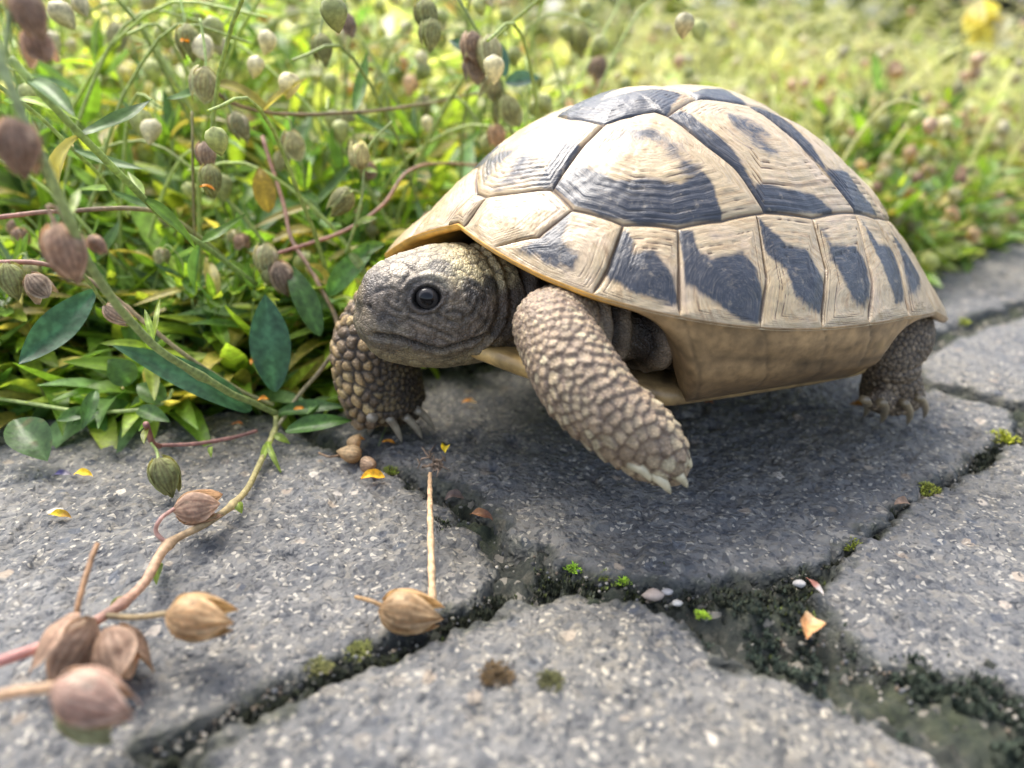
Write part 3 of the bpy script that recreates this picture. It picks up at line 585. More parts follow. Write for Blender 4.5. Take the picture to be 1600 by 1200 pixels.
top = top*(.8+.4*hsh(ci, np.int64(3)))[:, None]*(1-.35*smooth(.1, .6, fbm(xi, 1.8, 3, 44)))[:, None]
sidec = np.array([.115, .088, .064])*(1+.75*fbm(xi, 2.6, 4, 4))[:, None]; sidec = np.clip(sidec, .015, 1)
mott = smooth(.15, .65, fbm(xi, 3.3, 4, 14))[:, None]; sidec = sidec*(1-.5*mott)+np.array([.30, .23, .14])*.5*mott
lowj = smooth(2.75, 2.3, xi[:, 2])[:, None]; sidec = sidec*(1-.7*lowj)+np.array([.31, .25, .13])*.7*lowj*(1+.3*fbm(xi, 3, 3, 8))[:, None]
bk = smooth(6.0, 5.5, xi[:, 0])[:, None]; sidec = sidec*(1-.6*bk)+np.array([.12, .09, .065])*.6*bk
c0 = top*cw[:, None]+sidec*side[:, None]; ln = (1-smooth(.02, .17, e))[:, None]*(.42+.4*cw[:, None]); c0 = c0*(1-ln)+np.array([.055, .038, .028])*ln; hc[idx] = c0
def spot(u, v, y, r, c, a, soft=.5, sq=(1, 1, 1)):
    p = lp(u, v, y) if not isinstance(u, tuple) else np.array(u); p[1] = abs(p[1]); d = np.linalg.norm((HX-p)*np.array(sq), axis=1)+.25*r*fbm(X, 3.5, 3, 31); k = (a*smooth(r, r*soft, d)*headm)[:, None]
    hc[:] = hc*(1-k)+np.array(c)*k
EYE = lp(668, 467, 1.02); EYE[1] = 1.02
def onhead(u, v):   # point of the near side of the head seen at u,v
    a = L(at(u, v, 12.)); b = L(at(u, v, 22.)); d = (b-a)/np.linalg.norm(b-a); m = np.nonzero(hm & (N@d < -.05))[0]; r = X[m]-a; t = r@d; q = np.linalg.norm(r-t[:, None]*d, axis=1)
    return X[m[np.argmin(q+.02*t)]]
hp = lambda u, v: onhead(u, v)
EYE = hp(668, 466)
def hspot(u, v, r, *a, **k): p = hp(u, v); spot(tuple(p), 0, 0, r, *a, **k)
hspot(740, 455, .36, (.028, .025, .024), .9); hspot(765, 440, .25, (.022, .02, .02), .85); hspot(720, 490, .25, (.06, .052, .046), .6); hspot(640, 445, .3, (.06, .052, .048), .7); hspot(630, 480, .3, (.07, .06, .052), .6)
hspot(606, 500, .26, (.035, .03, .028), .85); hspot(585, 515, .18, (.22, .17, .10), .6); hspot(590, 440, .35, (.16, .14, .125), .6); hspot(700, 520, .22, (.16, .125, .09), .6); hspot(780, 500, .4, (.07, .055, .042), .7); hspot(690, 420, .3, (.11, .105, .11), .5)
hspot(612, 548, .14, (.05, .042, .035), .6); hspot(635, 543, .14, (.30, .25, .13), .6)
# mouth line, eye socket and lids, nostril
mo_ = np.array([hp(*p) for p in [(590, 522), (605, 524), (625, 527), (645, 534), (668, 542), (690, 545), (712, 541), (735, 534), (756, 523)]]); mo_ = np.vstack([[mo_[0][0]+.05, 0.0, mo_[0][2]], mo_]); mo_[:, 1] = abs(mo_[:, 1])
dmo, _ = segd(HX, mo_); disp += headm*(-.10*np.exp(-(dmo/.042)**2)+.035*np.exp(-((dmo-.12)/.07)**2)*(HX[:, 2] > 2.3)); k = (np.exp(-(dmo/.05)**2)*.85*headm)[:, None]; hc = hc*(1-k)+np.array([.02, .015, .012])*k
eN = N[np.argmin(np.linalg.norm(X-EYE, axis=1))].copy(); eN = np.array([eN[0]*.6+.18, eN[1], eN[2]*.4+.02]); eN /= np.linalg.norm(eN)
def ecoord(P, c, n):
    a = np.array([1, 0, -.38]); a = a-n*a.dot(n); a /= np.linalg.norm(a); b = np.cross(n, a); r = P-c; return r@a, r@b, r@n
for sgn in (1, -1):
    c = EYE*np.array([1, sgn, 1]); n = eN*np.array([1, sgn, 1]); u, v, w_ = ecoord(X, c, n); d = np.sqrt((u/1.14)**2+(v/np.where(v > 0, .80, .90))**2); m = headm*(abs(w_) < .6)
    disp += m*(-.19*smooth(.29, .215, d)+.045*np.exp(-((d-.30)/.045)**2)-.035*np.exp(-((d-.41)/.04)**2)+.10*np.exp(-((d-.46)/.10)**2)*smooth(-.1, .2, X[:, 2]-EYE[2]))
    for r0, w0, cc_, a_ in ((.262, .04, (.020, .018, .018), .9), (.315, .03, (.13, .105, .085), .35), (.39, .028, (.035, .03, .026), .7)):
        k = (a_*np.exp(-((d-r0)/w0)**2)*m)[:, None]; hc = hc*(1-k)+np.array(cc_)*k
    k = (smooth(.255, .22, d)*m)[:, None]; hc = hc*(1-k)+np.array([.01, .01, .01])*k
for pl_, a_ in [([(683, 492), (700, 503), (722, 500), (738, 488)], 1), ([(640, 497), (662, 508), (688, 517), (706, 526)], 1), ([(700, 488), (715, 484), (728, 494), (722, 508), (706, 508), (699, 498)], .8), ([(728, 470), (745, 486), (760, 506)], .9), ([(748, 470), (738, 492), (722, 512)], .8),
                ([(600, 470), (612, 482), (628, 488)], .9), ([(590, 455), (610, 450), (628, 460)], .7), ([(640, 430), (625, 445), (622, 470)], .9), ([(765, 480), (760, 505), (745, 520)], .8), ([(610, 505), (622, 515), (640, 518)], .7), ([(735, 440), (752, 455), (770, 460)], .7), ([(660, 560), (700, 560), (735, 545)], .6)]:
    dq, _ = segd(HX, np.array([abs(hp(*p)) for p in pl_])); disp -= headm*.035*a_*np.exp(-(dq/.03)**2); disp += headm*.016*a_*np.exp(-((dq-.08)/.04)**2); k = (np.exp(-(dq/.035)**2)*.75*a_*headm)[:, None]; hc = hc*(1-k)+np.array([.03, .023, .018])*k
    k = (np.exp(-((dq-.075)/.04)**2)*.35*a_*headm)[:, None]; hc = hc*(1-k)+np.array([.24, .19, .135])*k
nos = hp(577, 478); dn = np.linalg.norm(HX-np.array([nos[0], abs(nos[1]), nos[2]]), axis=1); disp -= headm*.06*np.exp(-(dn/.05)**2); k = (np.exp(-(dn/.07)**2)*.9*headm)[:, None]; hc = hc*(1-k)+np.array([.01, .008, .008])*k
# collar fold behind the jaw and skin round the throat
cf = segd(HX, np.array([hp(*p)*[1, 1, 1] for p in [(752, 386), (776, 408), (788, 450), (790, 495), (772, 528), (745, 550)]]))[0]; nl = (D['near'][0] > .12); disp += nl*(.05*np.exp(-(cf/.06)**2)-.05*np.exp(-((cf-.16)/.06)**2))
jf = segd(HX, np.array([hp(*p) for p in [(792, 505), (765, 533), (735, 555), (705, 568)]]))[0]; disp += nl*(.03*np.exp(-(jf/.05)**2)-.035*np.exp(-((jf-.1)/.04)**2))
bkm = headm*smooth(7.75, 8.0, HX[:, 0])*smooth(3.25, 3.05, HX[:, 2])*smooth(.02, .10, dmo)*(HX[:, 2] > 2.55); bkm = lap(bkm, 2); disp += .045*bkm; k = (.55*bkm)[:, None]; hc = hc*(1-k)+np.array([.17, .135, .085])*(1+.4*vnoise(HX*[9, 9, 1.5], 1, 3))[:, None]*k
disp += headm*(.018*fbm(X, 1.6, 3, 18)+.012*fbm(X, 6, 3, 17))
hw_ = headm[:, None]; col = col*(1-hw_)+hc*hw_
col *= (1+.18*fbm(X, 5.5, 3, 41))[:, None]
# soles are flat on the stone
X2 = X+N*disp[:, None]; Wd = W(X2); mf = (isf | ish) & (Wd[:, 2] < .5); Wd[mf, 2] = np.maximum(Wd[mf, 2], .0); Wd = Wd.astype(float)
def skin_mat():
    t = NT('tortoise_skin'); c = t.attr('Col').outputs['Color']; p = t.obj(); n = t.noise(p, 1100, 5, .7); v = t.voro(p, 1300, 'DISTANCE_TO_EDGE')
    c = t.mix(t.gramp(n, .3, .7), t.mix(1., c, (.72,)*3, 'MULTIPLY'), t.mix(1., c, (1.25,)*3, 'MULTIPLY')); c = t.mix(t.gramp(v, .0, .12, .35, 0), c, (.02, .015, .01))
    h = t.math('ADD', t.math('MULTIPLY', n, .6), t.math('MULTIPLY', t.gramp(v, 0, .25), .5))
    t.set(Base_Color=c, Roughness=.48, Normal=t.bump(h, .5, .0006)); t.b.inputs['Subsurface Weight'].default_value = .05; t.b.inputs['Subsurface Radius'].default_value = (.002, .001, .0006); t.b.inputs['Subsurface Scale'].default_value = .5; return t.m
M_SKIN = skin_mat()
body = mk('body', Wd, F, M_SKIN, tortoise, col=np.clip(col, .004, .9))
# eyes
te = NT('eye'); te.set(Base_Color=te.attr('Col').outputs['Color'], Roughness=.04, IOR=1.36)
for sgn in (1, -1):
    c = (EYE-eN*.155)*np.array([1, sgn, 1]); n = eN*np.array([1, sgn, 1]); r = .25; a, b = np.meshgrid(np.linspace(0, np.pi, 30), np.linspace(0, 2*np.pi, 36, endpoint=False), indexing='ij')
    t1 = np.cross(n, [0, 0, 1.]); t1 /= np.linalg.norm(t1); t2 = np.cross(n, t1)
    P = c+r*(np.cos(a)[..., None]*n+np.sin(a)[..., None]*(np.cos(b)[..., None]*t1+np.sin(b)[..., None]*t2)); an = np.degrees(a)
    pu = (.003, .003, .004); ir = (.04, .036, .034); k = smooth(30, 36, an)[..., None]; cc_ = np.array(pu)*(1-k)+np.array(ir)*k; k = smooth(58, 64, an)[..., None]; cc_ = cc_*(1-k)+np.array([.02, .018, .018])*k
    mk('eye', W(P.reshape(-1, 3)), grid_faces(30, 36, True), te.m, body, col=cc_.reshape(-1, 3))
# claws: from, tip (photo points give directions), at their own depth
def claw(a, b, r, bend, c=(.46, .40, .27)):
    a, b = np.asarray(a), np.asarray(b); t = np.linspace(0, 1, 9)[:, None]; P = a+(b-a)*t+np.array(bend)*(t*(1-t)*4); rr = r*(1-t[:, 0]**3)**.75*(1-.25*t[:, 0])+.012
    V, Fc = tube(P, rr, 10, flat=.8); cc_ = np.repeat(np.array([np.array(c)*(.55+.45*smooth(0, .35, q)) for q in t[:, 0]]), 10, 0)
    mk('claw', W(V), Fc, M_CLAW, body, col=cc_)
for (u, v, y), (u2, v2, y2) in [((985, 722, 5.5), (1017, 752, 5.8)), ((1012, 735, 5.6), (1048, 772, 5.95)), ((1042, 732, 5.6), (1074, 762, 5.85)), ((1054, 708, 5.5), (1080, 732, 5.7))]:
    claw(lp(u, v, y), lp(u2, v2, y2), .145, (0, .05, .07), (.50, .43, .28))
def gl(u, v): return L(gp(u, v, .02))
for (u, v), (u2, v2) in [((582, 652), (577, 680)), ((606, 652), (628, 692)), ((632, 650), (660, 687)), ((650, 640), (680, 674))]:
    claw(lp(u, v, -1.12), gl(u2, v2), .13, (0, .03, .10), (.36, .31, .23))
for (u, v), (u2, v2) in [((1350, 624), (1349, 652)), ((1377, 628), (1375, 662)), ((1411, 628), (1417, 664)), ((1433, 620), (1443, 654))]:
    claw(lp(u, v, 4.62), gl(u2, v2), .115, (.0, .10, .10), (.34, .26, .15))
# ------------------------------------------------------------------ plants: leaf, pod and stem builders
def leaf_geo(n=9, cols=5, fold=.18, curl=.12, wide=.27, blunt=.75, wav=0., seed=0):
    "unit-long leaf along +X, normal +Z, root at the origin"
    t = np.linspace(0, 1, n); hw = wide*.5*np.sin(np.pi*np.clip(t*.97+.03, 0, 1)**blunt)**.8; hw[0] = .012; hw[-1] = .003; v = np.linspace(-1, 1, cols); V = []
    r = np.random.default_rng(seed); ph = r.random(3)*6
    for i in range(n):
        for q in v: V.append((t[i]*(1-.15*curl*t[i]), q*hw[i], abs(q)**1.4*hw[i]*fold*1.6+curl*(t[i]-t[i]**2)*1.2-curl*.9*t[i]**2+wav*math.sin(t[i]*9+ph[0]+q*2)*.03))
    V = np.array(V); g = abs(np.tile(v, n)); tt_ = np.repeat(t, cols)
    shade = 1.0+.35*np.exp(-(g/.18)**2)-.12*np.exp(-((g-.5)/.2)**2); return V, grid_faces(n, cols), shade, g, tt_
def leaf_cols(V, shade, c, g=None, tt_=None, tipc=None):
    cc_ = np.array(c)[None]*shade[:, None]*(1+.2*vnoise(V, 9, 5))[:, None]
    if tipc is not None: k = smooth(.6, 1, tt_)[:, None]; cc_ = cc_*(1-k)+np.array(tipc)*k
    return cc_
LEAFC = [(.13, .235, .028), (.19, .31, .035), (.10, .195, .045), (.27, .38, .04), (.13, .22, .075), (.33, .40, .05), (.38, .32, .08)]
LMESH = []
for i in range(14):
    V, F_, sh, g_, t_ = leaf_geo(9, 5, .15+.25*random.random(), random.uniform(-.15, .35), random.uniform(.14, .25), random.uniform(.7, .95), random.random()*.8, i)
    LMESH.append(mesh('leaf', V, F_, M_LEAF, leaf_cols(V, sh, LEAFC[i % 7])))
def basis(x, n):
    x = np.asarray(x, float); x = x/np.linalg.norm(x); z = np.asarray(n, float); z = z-x*z.dot(x); z /= np.linalg.norm(z)+1e-9; return np.stack([x, np.cross(z, x), z], 1)
def place(o, parent, pos, R, sc_):
    sc_ = np.broadcast_to(sc_, (3,)); M = np.eye(4); M[:3, :3] = R*sc_[None]; M[:3, 3] = (np.asarray(pos)-(wloc(parent) if parent else 0))*S; o.matrix_local = Matrix(M.tolist()); return o
def leaf_inst(parent, pos, d, n, ln, k=None, name='leaf'):
    o = bpy.data.objects.new(name, LMESH[random.randrange(14) if k is None else k]); C.objects.link(o); o.parent = parent; return place(o, parent, pos, basis(d, n), ln)
def leaf_one(parent, a, b, w_, n, c, fold=.25, curl=.15, wav=.3, tipc=None, blunt=.85, name='leaf', label=None, spots=None):
    a, b = np.asarray(a, float), np.asarray(b, float); ln = np.linalg.norm(b-a); V, F_, sh, g_, t_ = leaf_geo(22, 9, fold, curl, w_/ln, blunt, wav, int(abs(a[0]*100)) % 99)
    cc_ = leaf_cols(V, sh, c, g_, t_, tipc)
    vein = np.exp(-((np.abs(((t_*9+g_*1.2) % 1)-.5))/.10)**2)*.32; cc_ *= (1-vein)[:, None]
    if spots is not None: k = smooth(.25, .5, vnoise(V*ln, 3, 77))[:, None]; cc_ = cc_*(1-k)+np.array(spots)*k
    P = (V*ln)@basis(b-a, n).T+a; o = mk(name, P, F_, M_LEAF, parent, col=cc_)
    if label: o['label'] = label
    return o
def pod_parts(kind=0, seed=0, nz=16, nt=42, opened=0.):
    r = np.random.default_rng(seed); t = np.linspace(0, 1, nz); th = np.linspace(0, 2*np.pi, nt, endpoint=False); T, TH = np.meshgrid(t, th, indexing='ij')
    prof = (np.sin(np.pi*np.clip(T, 0, 1)**.80)**.62)*.36*(1-.45*T**2.5)+.02
    rad = prof*(1+.07*np.cos(3*TH+.4)+.03*vnoise(np.stack([np.cos(TH)*2, np.sin(TH)*2, T*4], -1), 1, seed))
    V = np.stack([rad*np.cos(TH), rad*np.sin(TH), T*.98+0*TH], -1); tw = .05*np.sin(T*3); V[..., 0] += tw
    vein = .8*np.abs(np.sin(TH*7+.8*np.sin(T*4+seed)))**8; out = [(V.reshape(-1, 3), grid_faces(nz, nt, True), (1-.45*vein).ravel(), T.ravel())]
    for k in range(3):
        ph = k*2.094+.5+r.random()*.3; n1, n2 = 16, 17; t2 = np.linspace(0, 1, n1); s2 = np.linspace(-1, 1, n2); T2, S2 = np.meshgrid(t2, s2, indexing='ij')
        ang = ph+S2*(1.05*np.sin(np.pi*np.clip(.08+T2*.92, 0, 1))**.7+.03); pr = (np.sin(np.pi*(T2*.90+.02)**.8)**.6)*.395*(1-.42*T2**2.5)+.03
        pr = pr*(1+.05*abs(S2)**2)+opened*(T2**2)*(.28+.25*r.random()); z = T2*(1.12+.1*r.random())-.04-opened*.12*T2
        V = np.stack([pr*np.cos(ang), pr*np.sin(ang), z], -1)+.03*fbm(np.stack([T2*3, S2*2, T2*0+k], -1), 1.5, 3, seed+k)[..., None]
        vein = np.clip(np.exp(-((np.abs(S2)-.33)/.10)**2)+np.exp(-((np.abs(S2)-.68)/.10)**2)+.8*np.exp(-(S2/.10)**2), 0, 1); V -= .02*vein[..., None]*np.stack([np.cos(ang), np.sin(ang), 0*ang], -1); out.append((V.reshape(-1, 3), grid_faces(n1, n2), (1-.5*vein).ravel(), T2.ravel()))
    return out
PODC0 = {'beige': ((.46, .33, .22), (.42, .29, .20), (.16, .08, .05)), 'pink': ((.52, .41, .32), (.50, .37, .29), (.22, .09, .07)), 'green': ((.34, .36, .14), (.32, .34, .13), (.16, .11, .05)), 'pale': ((.50, .46, .30), (.40, .42, .22), (.25, .17, .09)), 'straw': ((.50, .37, .21), (.46, .33, .18), (.26, .13, .05)), 'brown': ((.45, .35, .24), (.43, .33, .23), (.10, .05, .035))}
PODC = {k: tuple(tuple(min(x*1.35, .8) for x in c[i]) if i < 2 else c[2] for i in range(3)) for k, c in PODC0.items()}
PMESH = {}
def pod_mesh(kind, var):
    if (kind, var) in PMESH: return PMESH[(kind, var)]
    c1, c2, c3 = PODC[kind]; ms = []
    for i, (V, F_, v, T) in enumerate(pod_parts(0, var*7+3, opened=(0, .15, .5, .9)[var % 4])):
        base = np.array(c1 if i == 0 else c2)[None]*(.8+.25*T[:, None]); k = (1-v)[:, None]*1.5; cc_ = base*(1-np.clip(k, 0, 1))+np.array(c3)*np.clip(k, 0, 1)
        ms.append(mesh('seed_pod' if i == 0 else 'sepal', V, F_, M_POD, np.clip(cc_*(1+.3*fbm(V, 3, 3, i+var))[:, None], .01, 1)))
    PMESH[(kind, var)] = ms; return ms
def pod(parent, pos, d, size, kind='beige', var=None, sep=True, top=None):
    var = random.randrange(4) if var is None else var; ms = pod_mesh(kind, var); d = np.asarray(d, float); d = d/np.linalg.norm(d)
    x = np.cross(d, [.3, .9, .2]); x /= np.linalg.norm(x); R = np.stack([x, np.cross(d, x), d], 1)
    o = bpy.data.objects.new('seed_pod', ms[0]); C.objects.link(o); o.parent = parent
    place(o, parent, pos, R, size)
    if sep:
        for m in ms[1:]: s_ = bpy.data.objects.new('sepal', m); C.objects.link(s_); s_.parent = o
    return o
def stem(parent, P, r, c, n=None, c2=None, name='stem', hair=0, knots=()):
    P = cr(P, n or max(10, len(P)*7)); m = len(P); r_ = np.interp(np.linspace(0, 1, m), np.linspace(0, 1, len(np.atleast_1d(r))), np.atleast_1d(r)) if np.ndim(r) else np.full(m, r)
    t = np.linspace(0, 1, m); r_ = r_*(1+.10*vnoise(P, 1.7, 8))
    for k in knots: r_ = r_*(1+.45*np.exp(-((t-k)/.012)**2))
    P = P+.03*np.stack([vnoise(P, 1.1, i) for i in range(3)], -1); V, F_ = tube(P, r_, 9); c2 = c if c2 is None else c2
    cc_ = (np.array(c)*(1-t[:, None])+np.array(c2)*t[:, None])*(1+.22*vnoise(P, 2.5, 4))[:, None]
    return mk(name, V, F_, M_STEM, parent, col=np.repeat(cc_, 9, 0)), P
GR, GR2, PK, TN = (.22, .31, .09), (.36, .44, .16), (.34, .17, .14), (.34, .23, .15)
CAMP = np.array([0, 0, CAMH])
def facing(p, upw=.5): d = CAMP-p; d /= np.linalg.norm(d); return d+np.array([0, 0, upw])
def leaf_px(parent, a, b, w_, c, upw=.5, **k): a, b = at(*a), at(*b); return leaf_one(parent, a, b, w_, facing((a+b)/2, upw), c, **k)
DOWN = np.array([0, 0, -1.])
# long runner that arches out of the mat and trails over the stone to the lower left
g = 'trailing stems at the lower left'
t1 = empty('runner_stem', gp(430, 650), 'long green runner arching from the top left corner down to the stone edge', 'plant stem')
_, Pq = stem(t1, [at(-15, 60, 10), at(20, 140, 10.2), at(60, 235, 10.6), at(108, 340, 11.5), at(150, 430, 12.6), at(235, 535, 14.8), at(330, 597, 17), at(400, 630, 18.6), at(432, 645, 19.3)], [.075, .07, .075, .08, .075], (.52, .60, .32), c2=(.34, .42, .14), knots=(.38, .72))
pod(t1, at(88, 352, 11.8), DOWN+[.1, 0, 0], .80, 'beige', 0); stem(t1, [at(118, 385, 12), at(95, 335, 11.9), at(75, 325, 11.8), at(86, 352, 11.8)], .03, TN)
pod(t1, at(18, 185, 10.3), DOWN, .70, 'beige', 1); pod(t1, at(30, -15, 10.5), DOWN+[.2, 0, 0], .58, 'beige', 0); pod(t1, at(45, 45, 11.5), DOWN+[.3, 0, 0], .5, 'beige', 3)
stem(t1, [at(-10, 130, 10.3), at(5, 90, 10.4), at(18, 10, 10.5), at(30, -30, 10.5)], .05, GR2)
pod(t1, at(140, 370, 12.5), [.5, 0, -.7], .32, 'beige', 0); leaf_px(t1, (110, 340, 11.5), (125, 285, 12), .12, GR2)
pod(t1, at(165, 478, 15), [.6, 0, -.5], .50, 'brown', 1); stem(t1, [at(128, 425, 13), at(145, 450, 14), at(165, 478, 15)], .03, GR2)
leaf_px(t1, (240, 535, 14.8), (225, 478, 15), .13, (.26, .36, .06)); leaf_px(t1, (240, 530, 15), (250, 455, 15.6), .10, (.30, .38, .06))
t2 = empty('runner_stem', gp(425, 665), 'pink and green runner trailing across the left paving stone to the lower left corner', 'plant stem')
GP = lambda u, v, z: gp(u, v, z)
_, Pq = stem(t2, [GP(432, 648, .5), GP(428, 675, .35), GP(405, 725, .25), GP(378, 775, .35), GP(330, 815, .45), GP(262, 852, .55), GP(222, 915, .55), GP(165, 962, .6), GP(70, 1008, .7), GP(-30, 1045, .8), GP(-120, 1080, .9)], [.065, .065, .07, .085, .08, .08], (.34, .36, .13), c2=(.46, .20, .21), knots=(.1, .33, .5, .66))
stem(t2, [GP(402, 672, .35), GP(360, 684, .35), GP(300, 694, .4), GP(250, 696, .5)], .045, PK); stem(t2, [GP(250, 697, .5), GP(238, 690, .8), GP(232, 672, 1.2), GP(228, 662, 1.5)], .07, PK)
stem(t2, [GP(236, 690, .9), GP(245, 705, .9), GP(250, 722, .85)], .035, GR2); pod(t2, GP(247, 716, 1.0), [.25, -.15, -.9], .78, 'green', 1); leaf_one(t2, GP(232, 668, 1.3), GP(222, 690, 1.25), .18, (0, -1, .5), (.35, .40, .08))
stem(t2, [GP(262, 852, .55), GP(243, 832, .8), GP(250, 812, 1.0), GP(272, 796, 1.0)], .04, (.40, .24, .2)); pod(t2, GP(276, 798, .75), [1, .25, .02], .78, 'beige', 2)
stem(t2, [GP(165, 962, .6), GP(215, 965, .8), GP(272, 958, 1.0)], .05, (.40, .30, .16)); pod(t2, GP(268, 960, .95), [1, -.05, -.08], .90, 'straw', 1)
stem(t2, [GP(130, 975, .6), GP(120, 955, 1.0), GP(140, 880, 1.4), GP(152, 850, 1.5)], .045, (.42, .24, .12))
pod(t2, GP(135, 968, 1.0), [-.35, -.45, -.5], .92, 'beige', 2); pod(t2, GP(175, 985, .75), [.4, -.5, -.4], .85, 'beige', 3)
stem(t2, [GP(-60, 1105, 1.4), GP(20, 1085, 1.5), GP(100, 1072, 1.5)], .07, (.42, .28, .17)); pod(t2, GP(92, 1072, 1.5), [.95, -.1, -.35], .9, 'pink', 0); pod(t2, GP(105, 1090, 1.0), [.7, -.3, -.35], .8, 'pale', 1)
for a, b, w_ in (((425, 690), (403, 722), .14), ((418, 690), (432, 728), .12), ((428, 680), (452, 690), .16), ((372, 785), (376, 800), .16), ((252, 880), (240, 908), .16), ((240, 890), (248, 870), .12), ((205, 935), (160, 950), .14), ((330, 698), (328, 712), .1)):
    leaf_one(t2, GP(*a, .4), GP(*b, .3), w_*1.2, (0, -.8, 1), (.30, .40, .07), curl=.4)
leaf_one(t2, GP(430, 648, .5), GP(540, 628, .9), .42, (.1, -.6, 1), (.085, .19, .04)); leaf_one(t2, GP(446, 675, .45), GP(552, 650, .7), .46, (.0, -.7, 1), (.08, .18, .035))
def runner(label, P, r, c, c2=None, pods=(), leaves=(), auto=None, knots=()):
    o = empty('runner_stem', P[-1], label, 'plant stem'); _, Q = stem(o, P, r, c, c2=c2, knots=knots)
    for a in pods: pod(o, at(*a[0]), a[1], a[2], a[3], a[4] if len(a) > 4 else None)
    for a in leaves: leaf_px(o, *a[:4], **(a[4] if len(a) > 4 else {}))
    if auto:
        T, N_, B_ = frames(Q)
        for i in range(4, len(Q)-2, auto):
            for s_ in (-1, 1): leaf_inst(o, Q[i], T[i]*.7+s_*(N_[i] if i % 2 else B_[i])+[0, 0, .2], facing(Q[i], 1.5), random.uniform(1.2, 2.0))
    return o
GB = (.045, .12, .065)
runner('thick green stem sloping from the upper left towards the middle of the leaf mat', [at(15, 90, 13), at(80, 162, 13.6), at(160, 245, 15), at(250, 335, 17), at(330, 392, 18.6), at(400, 445, 20)], [.075, .07, .055], GR2, c2=GR, auto=9)
runner('thin green stem beside the thick sloping stem at the left edge', [at(-10, 128, 16), at(60, 182, 17), at(120, 240, 18), at(160, 280, 19), at(200, 340, 20.5)], .045, GR2, auto=12)
runner('pinkish stem running level across the left leaves above the big beige pod', [at(-30, 345, 17.5), at(90, 331, 17.8), at(200, 325, 18.3), at(262, 338, 19), at(330, 385, 20), at(380, 440, 21)], .055, PK, c2=GR)
runner('tan pink stem arching level across the upper leaves to the tortoise shell', [at(325, 110, 20), at(345, 150, 20), at(400, 172, 20.5), at(480, 178, 21), at(580, 174, 22), at(680, 160, 24), at(770, 140, 26)], .05, (.36, .24, .13), c2=(.40, .33, .16), auto=13)
runner('pink stem rising right from the pod pair towards the shell front', [at(790, 262, 25), at(700, 255, 24), at(640, 266, 22), at(600, 318, 21.4), at(545, 358, 21), at(480, 382, 20.6), at(428, 398, 20)], .05, (.38, .26, .16), c2=PK,
       pods=[((412, 382, 19.8), DOWN, .80, 'pale', 0), ((432, 410, 19.8), DOWN+[.2, 0, 0], .80, 'brown', 1)], leaves=[((500, 525, 19.6), (448, 402, 19.8), .62, (.07, .16, .035)), ((512, 462, 20.5), (588, 372, 20.5), .62, (.10, .21, .05)), ((555, 400, 20.8), (600, 378, 20.5), .4, (.14, .26, .05))])
o = runner('green flowering shoot with a fuzzy white pod at its tip, left of the shell', [at(540, 395, 20.5), at(556, 345, 20), at(566, 300, 20), at(570, 262, 20), at(580, 225, 20), at(612, 190, 20)], [.045, .035, .03], GR2,
       pods=[((560, 262, 19.8), [.1, -.1, .95], .62, 'pale', 2), ((548, 300, 19.6), [-.65, -.1, -.6], .72, 'green', 1)], leaves=[((556, 350, 20), (590, 338, 20), .2, GR2), ((570, 265, 20), (590, 268, 20), .15, GR2), ((545, 395, 20.4), (575, 430, 20.4), .25, GR2)])
stem(o, [at(562, 300, 20), at(552, 298, 19.8), at(546, 302, 19.6)], .03, GR2)
runner('dark pink stem curving down past the far foreleg to the stone', [at(410, 215, 22.5), at(440, 310, 21.8), at(455, 370, 21.2), at(492, 435, 20.6), at(522, 492, 20.3), at(527, 535, 20), at(500, 580, 19.8), at(465, 622, 19.8), gp(432, 668, .35)], [.055, .06, .05], (.28, .13, .10), c2=(.33, .30, .17),
       leaves=[((430, 612, 19.2), (414, 458, 18.9), .98, GB, dict(curl=.1, fold=.1, blunt=1.0)), ((480, 415, 21), (520, 445, 20.6), .42, (.42, .32, .04)), ((420, 332, 21), (404, 256, 21), .60, (.46, .30, .03))])
runner('pinkish brown stem descending from the left edge to the clump of stems on the stone', [at(-20, 412, 16.8), at(60, 412, 17), at(130, 432, 17.2), at(200, 482, 17.6), at(275, 545, 18.1), at(360, 602, 18.8), at(428, 632, 19.3)], [.055, .055, .05], PK, c2=(.29, .30, .12), knots=(.5,),
       leaves=[((392, 642, 19), (178, 530, 17.2), .72, (.05, .125, .06), dict(curl=.15)), ((150, 452, 18), (34, 572, 17), .78, GB, dict(curl=-.1, blunt=1.05))], pods=[((45, 430, 16.6), [.5, 0, -.8], .58, 'brown', 3), ((10, 412, 16.6), [.1, 0, -1], .70, 'green', 1)])
runner('slender green stem low on the left edge of the paving, with an oval spotted leaf', [at(-20, 620, 19.3), at(60, 632, 18.9), at(140, 644, 18.7), at(215, 640, 18.8), at(258, 628, 19), at(268, 610, 19.4)], .045, GR2,
       leaves=[((22, 656, 18.2), (72, 715, 17.5), .92, (.085, .17, .05), dict(spots=(.16, .16, .06), blunt=1.1, curl=.1)), ((150, 610, 18.6), (128, 668, 18), .34, (.08, .17, .04)), ((155, 640, 18.6), (110, 662, 18.4), .4, (.08, .18, .04)), ((140, 643, 18.6), (85, 655, 18.3), .35, (.10, .2, .05)), ((205, 600, 18.9), (170, 560, 18.6), .7, (.10, .2, .05)), ((258, 628, 19), (212, 598, 19), .6, (.12, .22, .05)), ((215, 640, 18.8), (262, 655, 18.4), .4, (.09, .18, .04))])
runner('thin brown shoot holding a green and a brown pod in the upper left leaves', [at(300, 175, 19), at(302, 240, 19), at(303, 300, 19.2), at(304, 380, 19.6)], .035, (.25, .22, .08), pods=[((318, 222, 18.8), DOWN, .62, 'brown', 0), ((325, 258, 18.6), DOWN, .68, 'green', 0)])
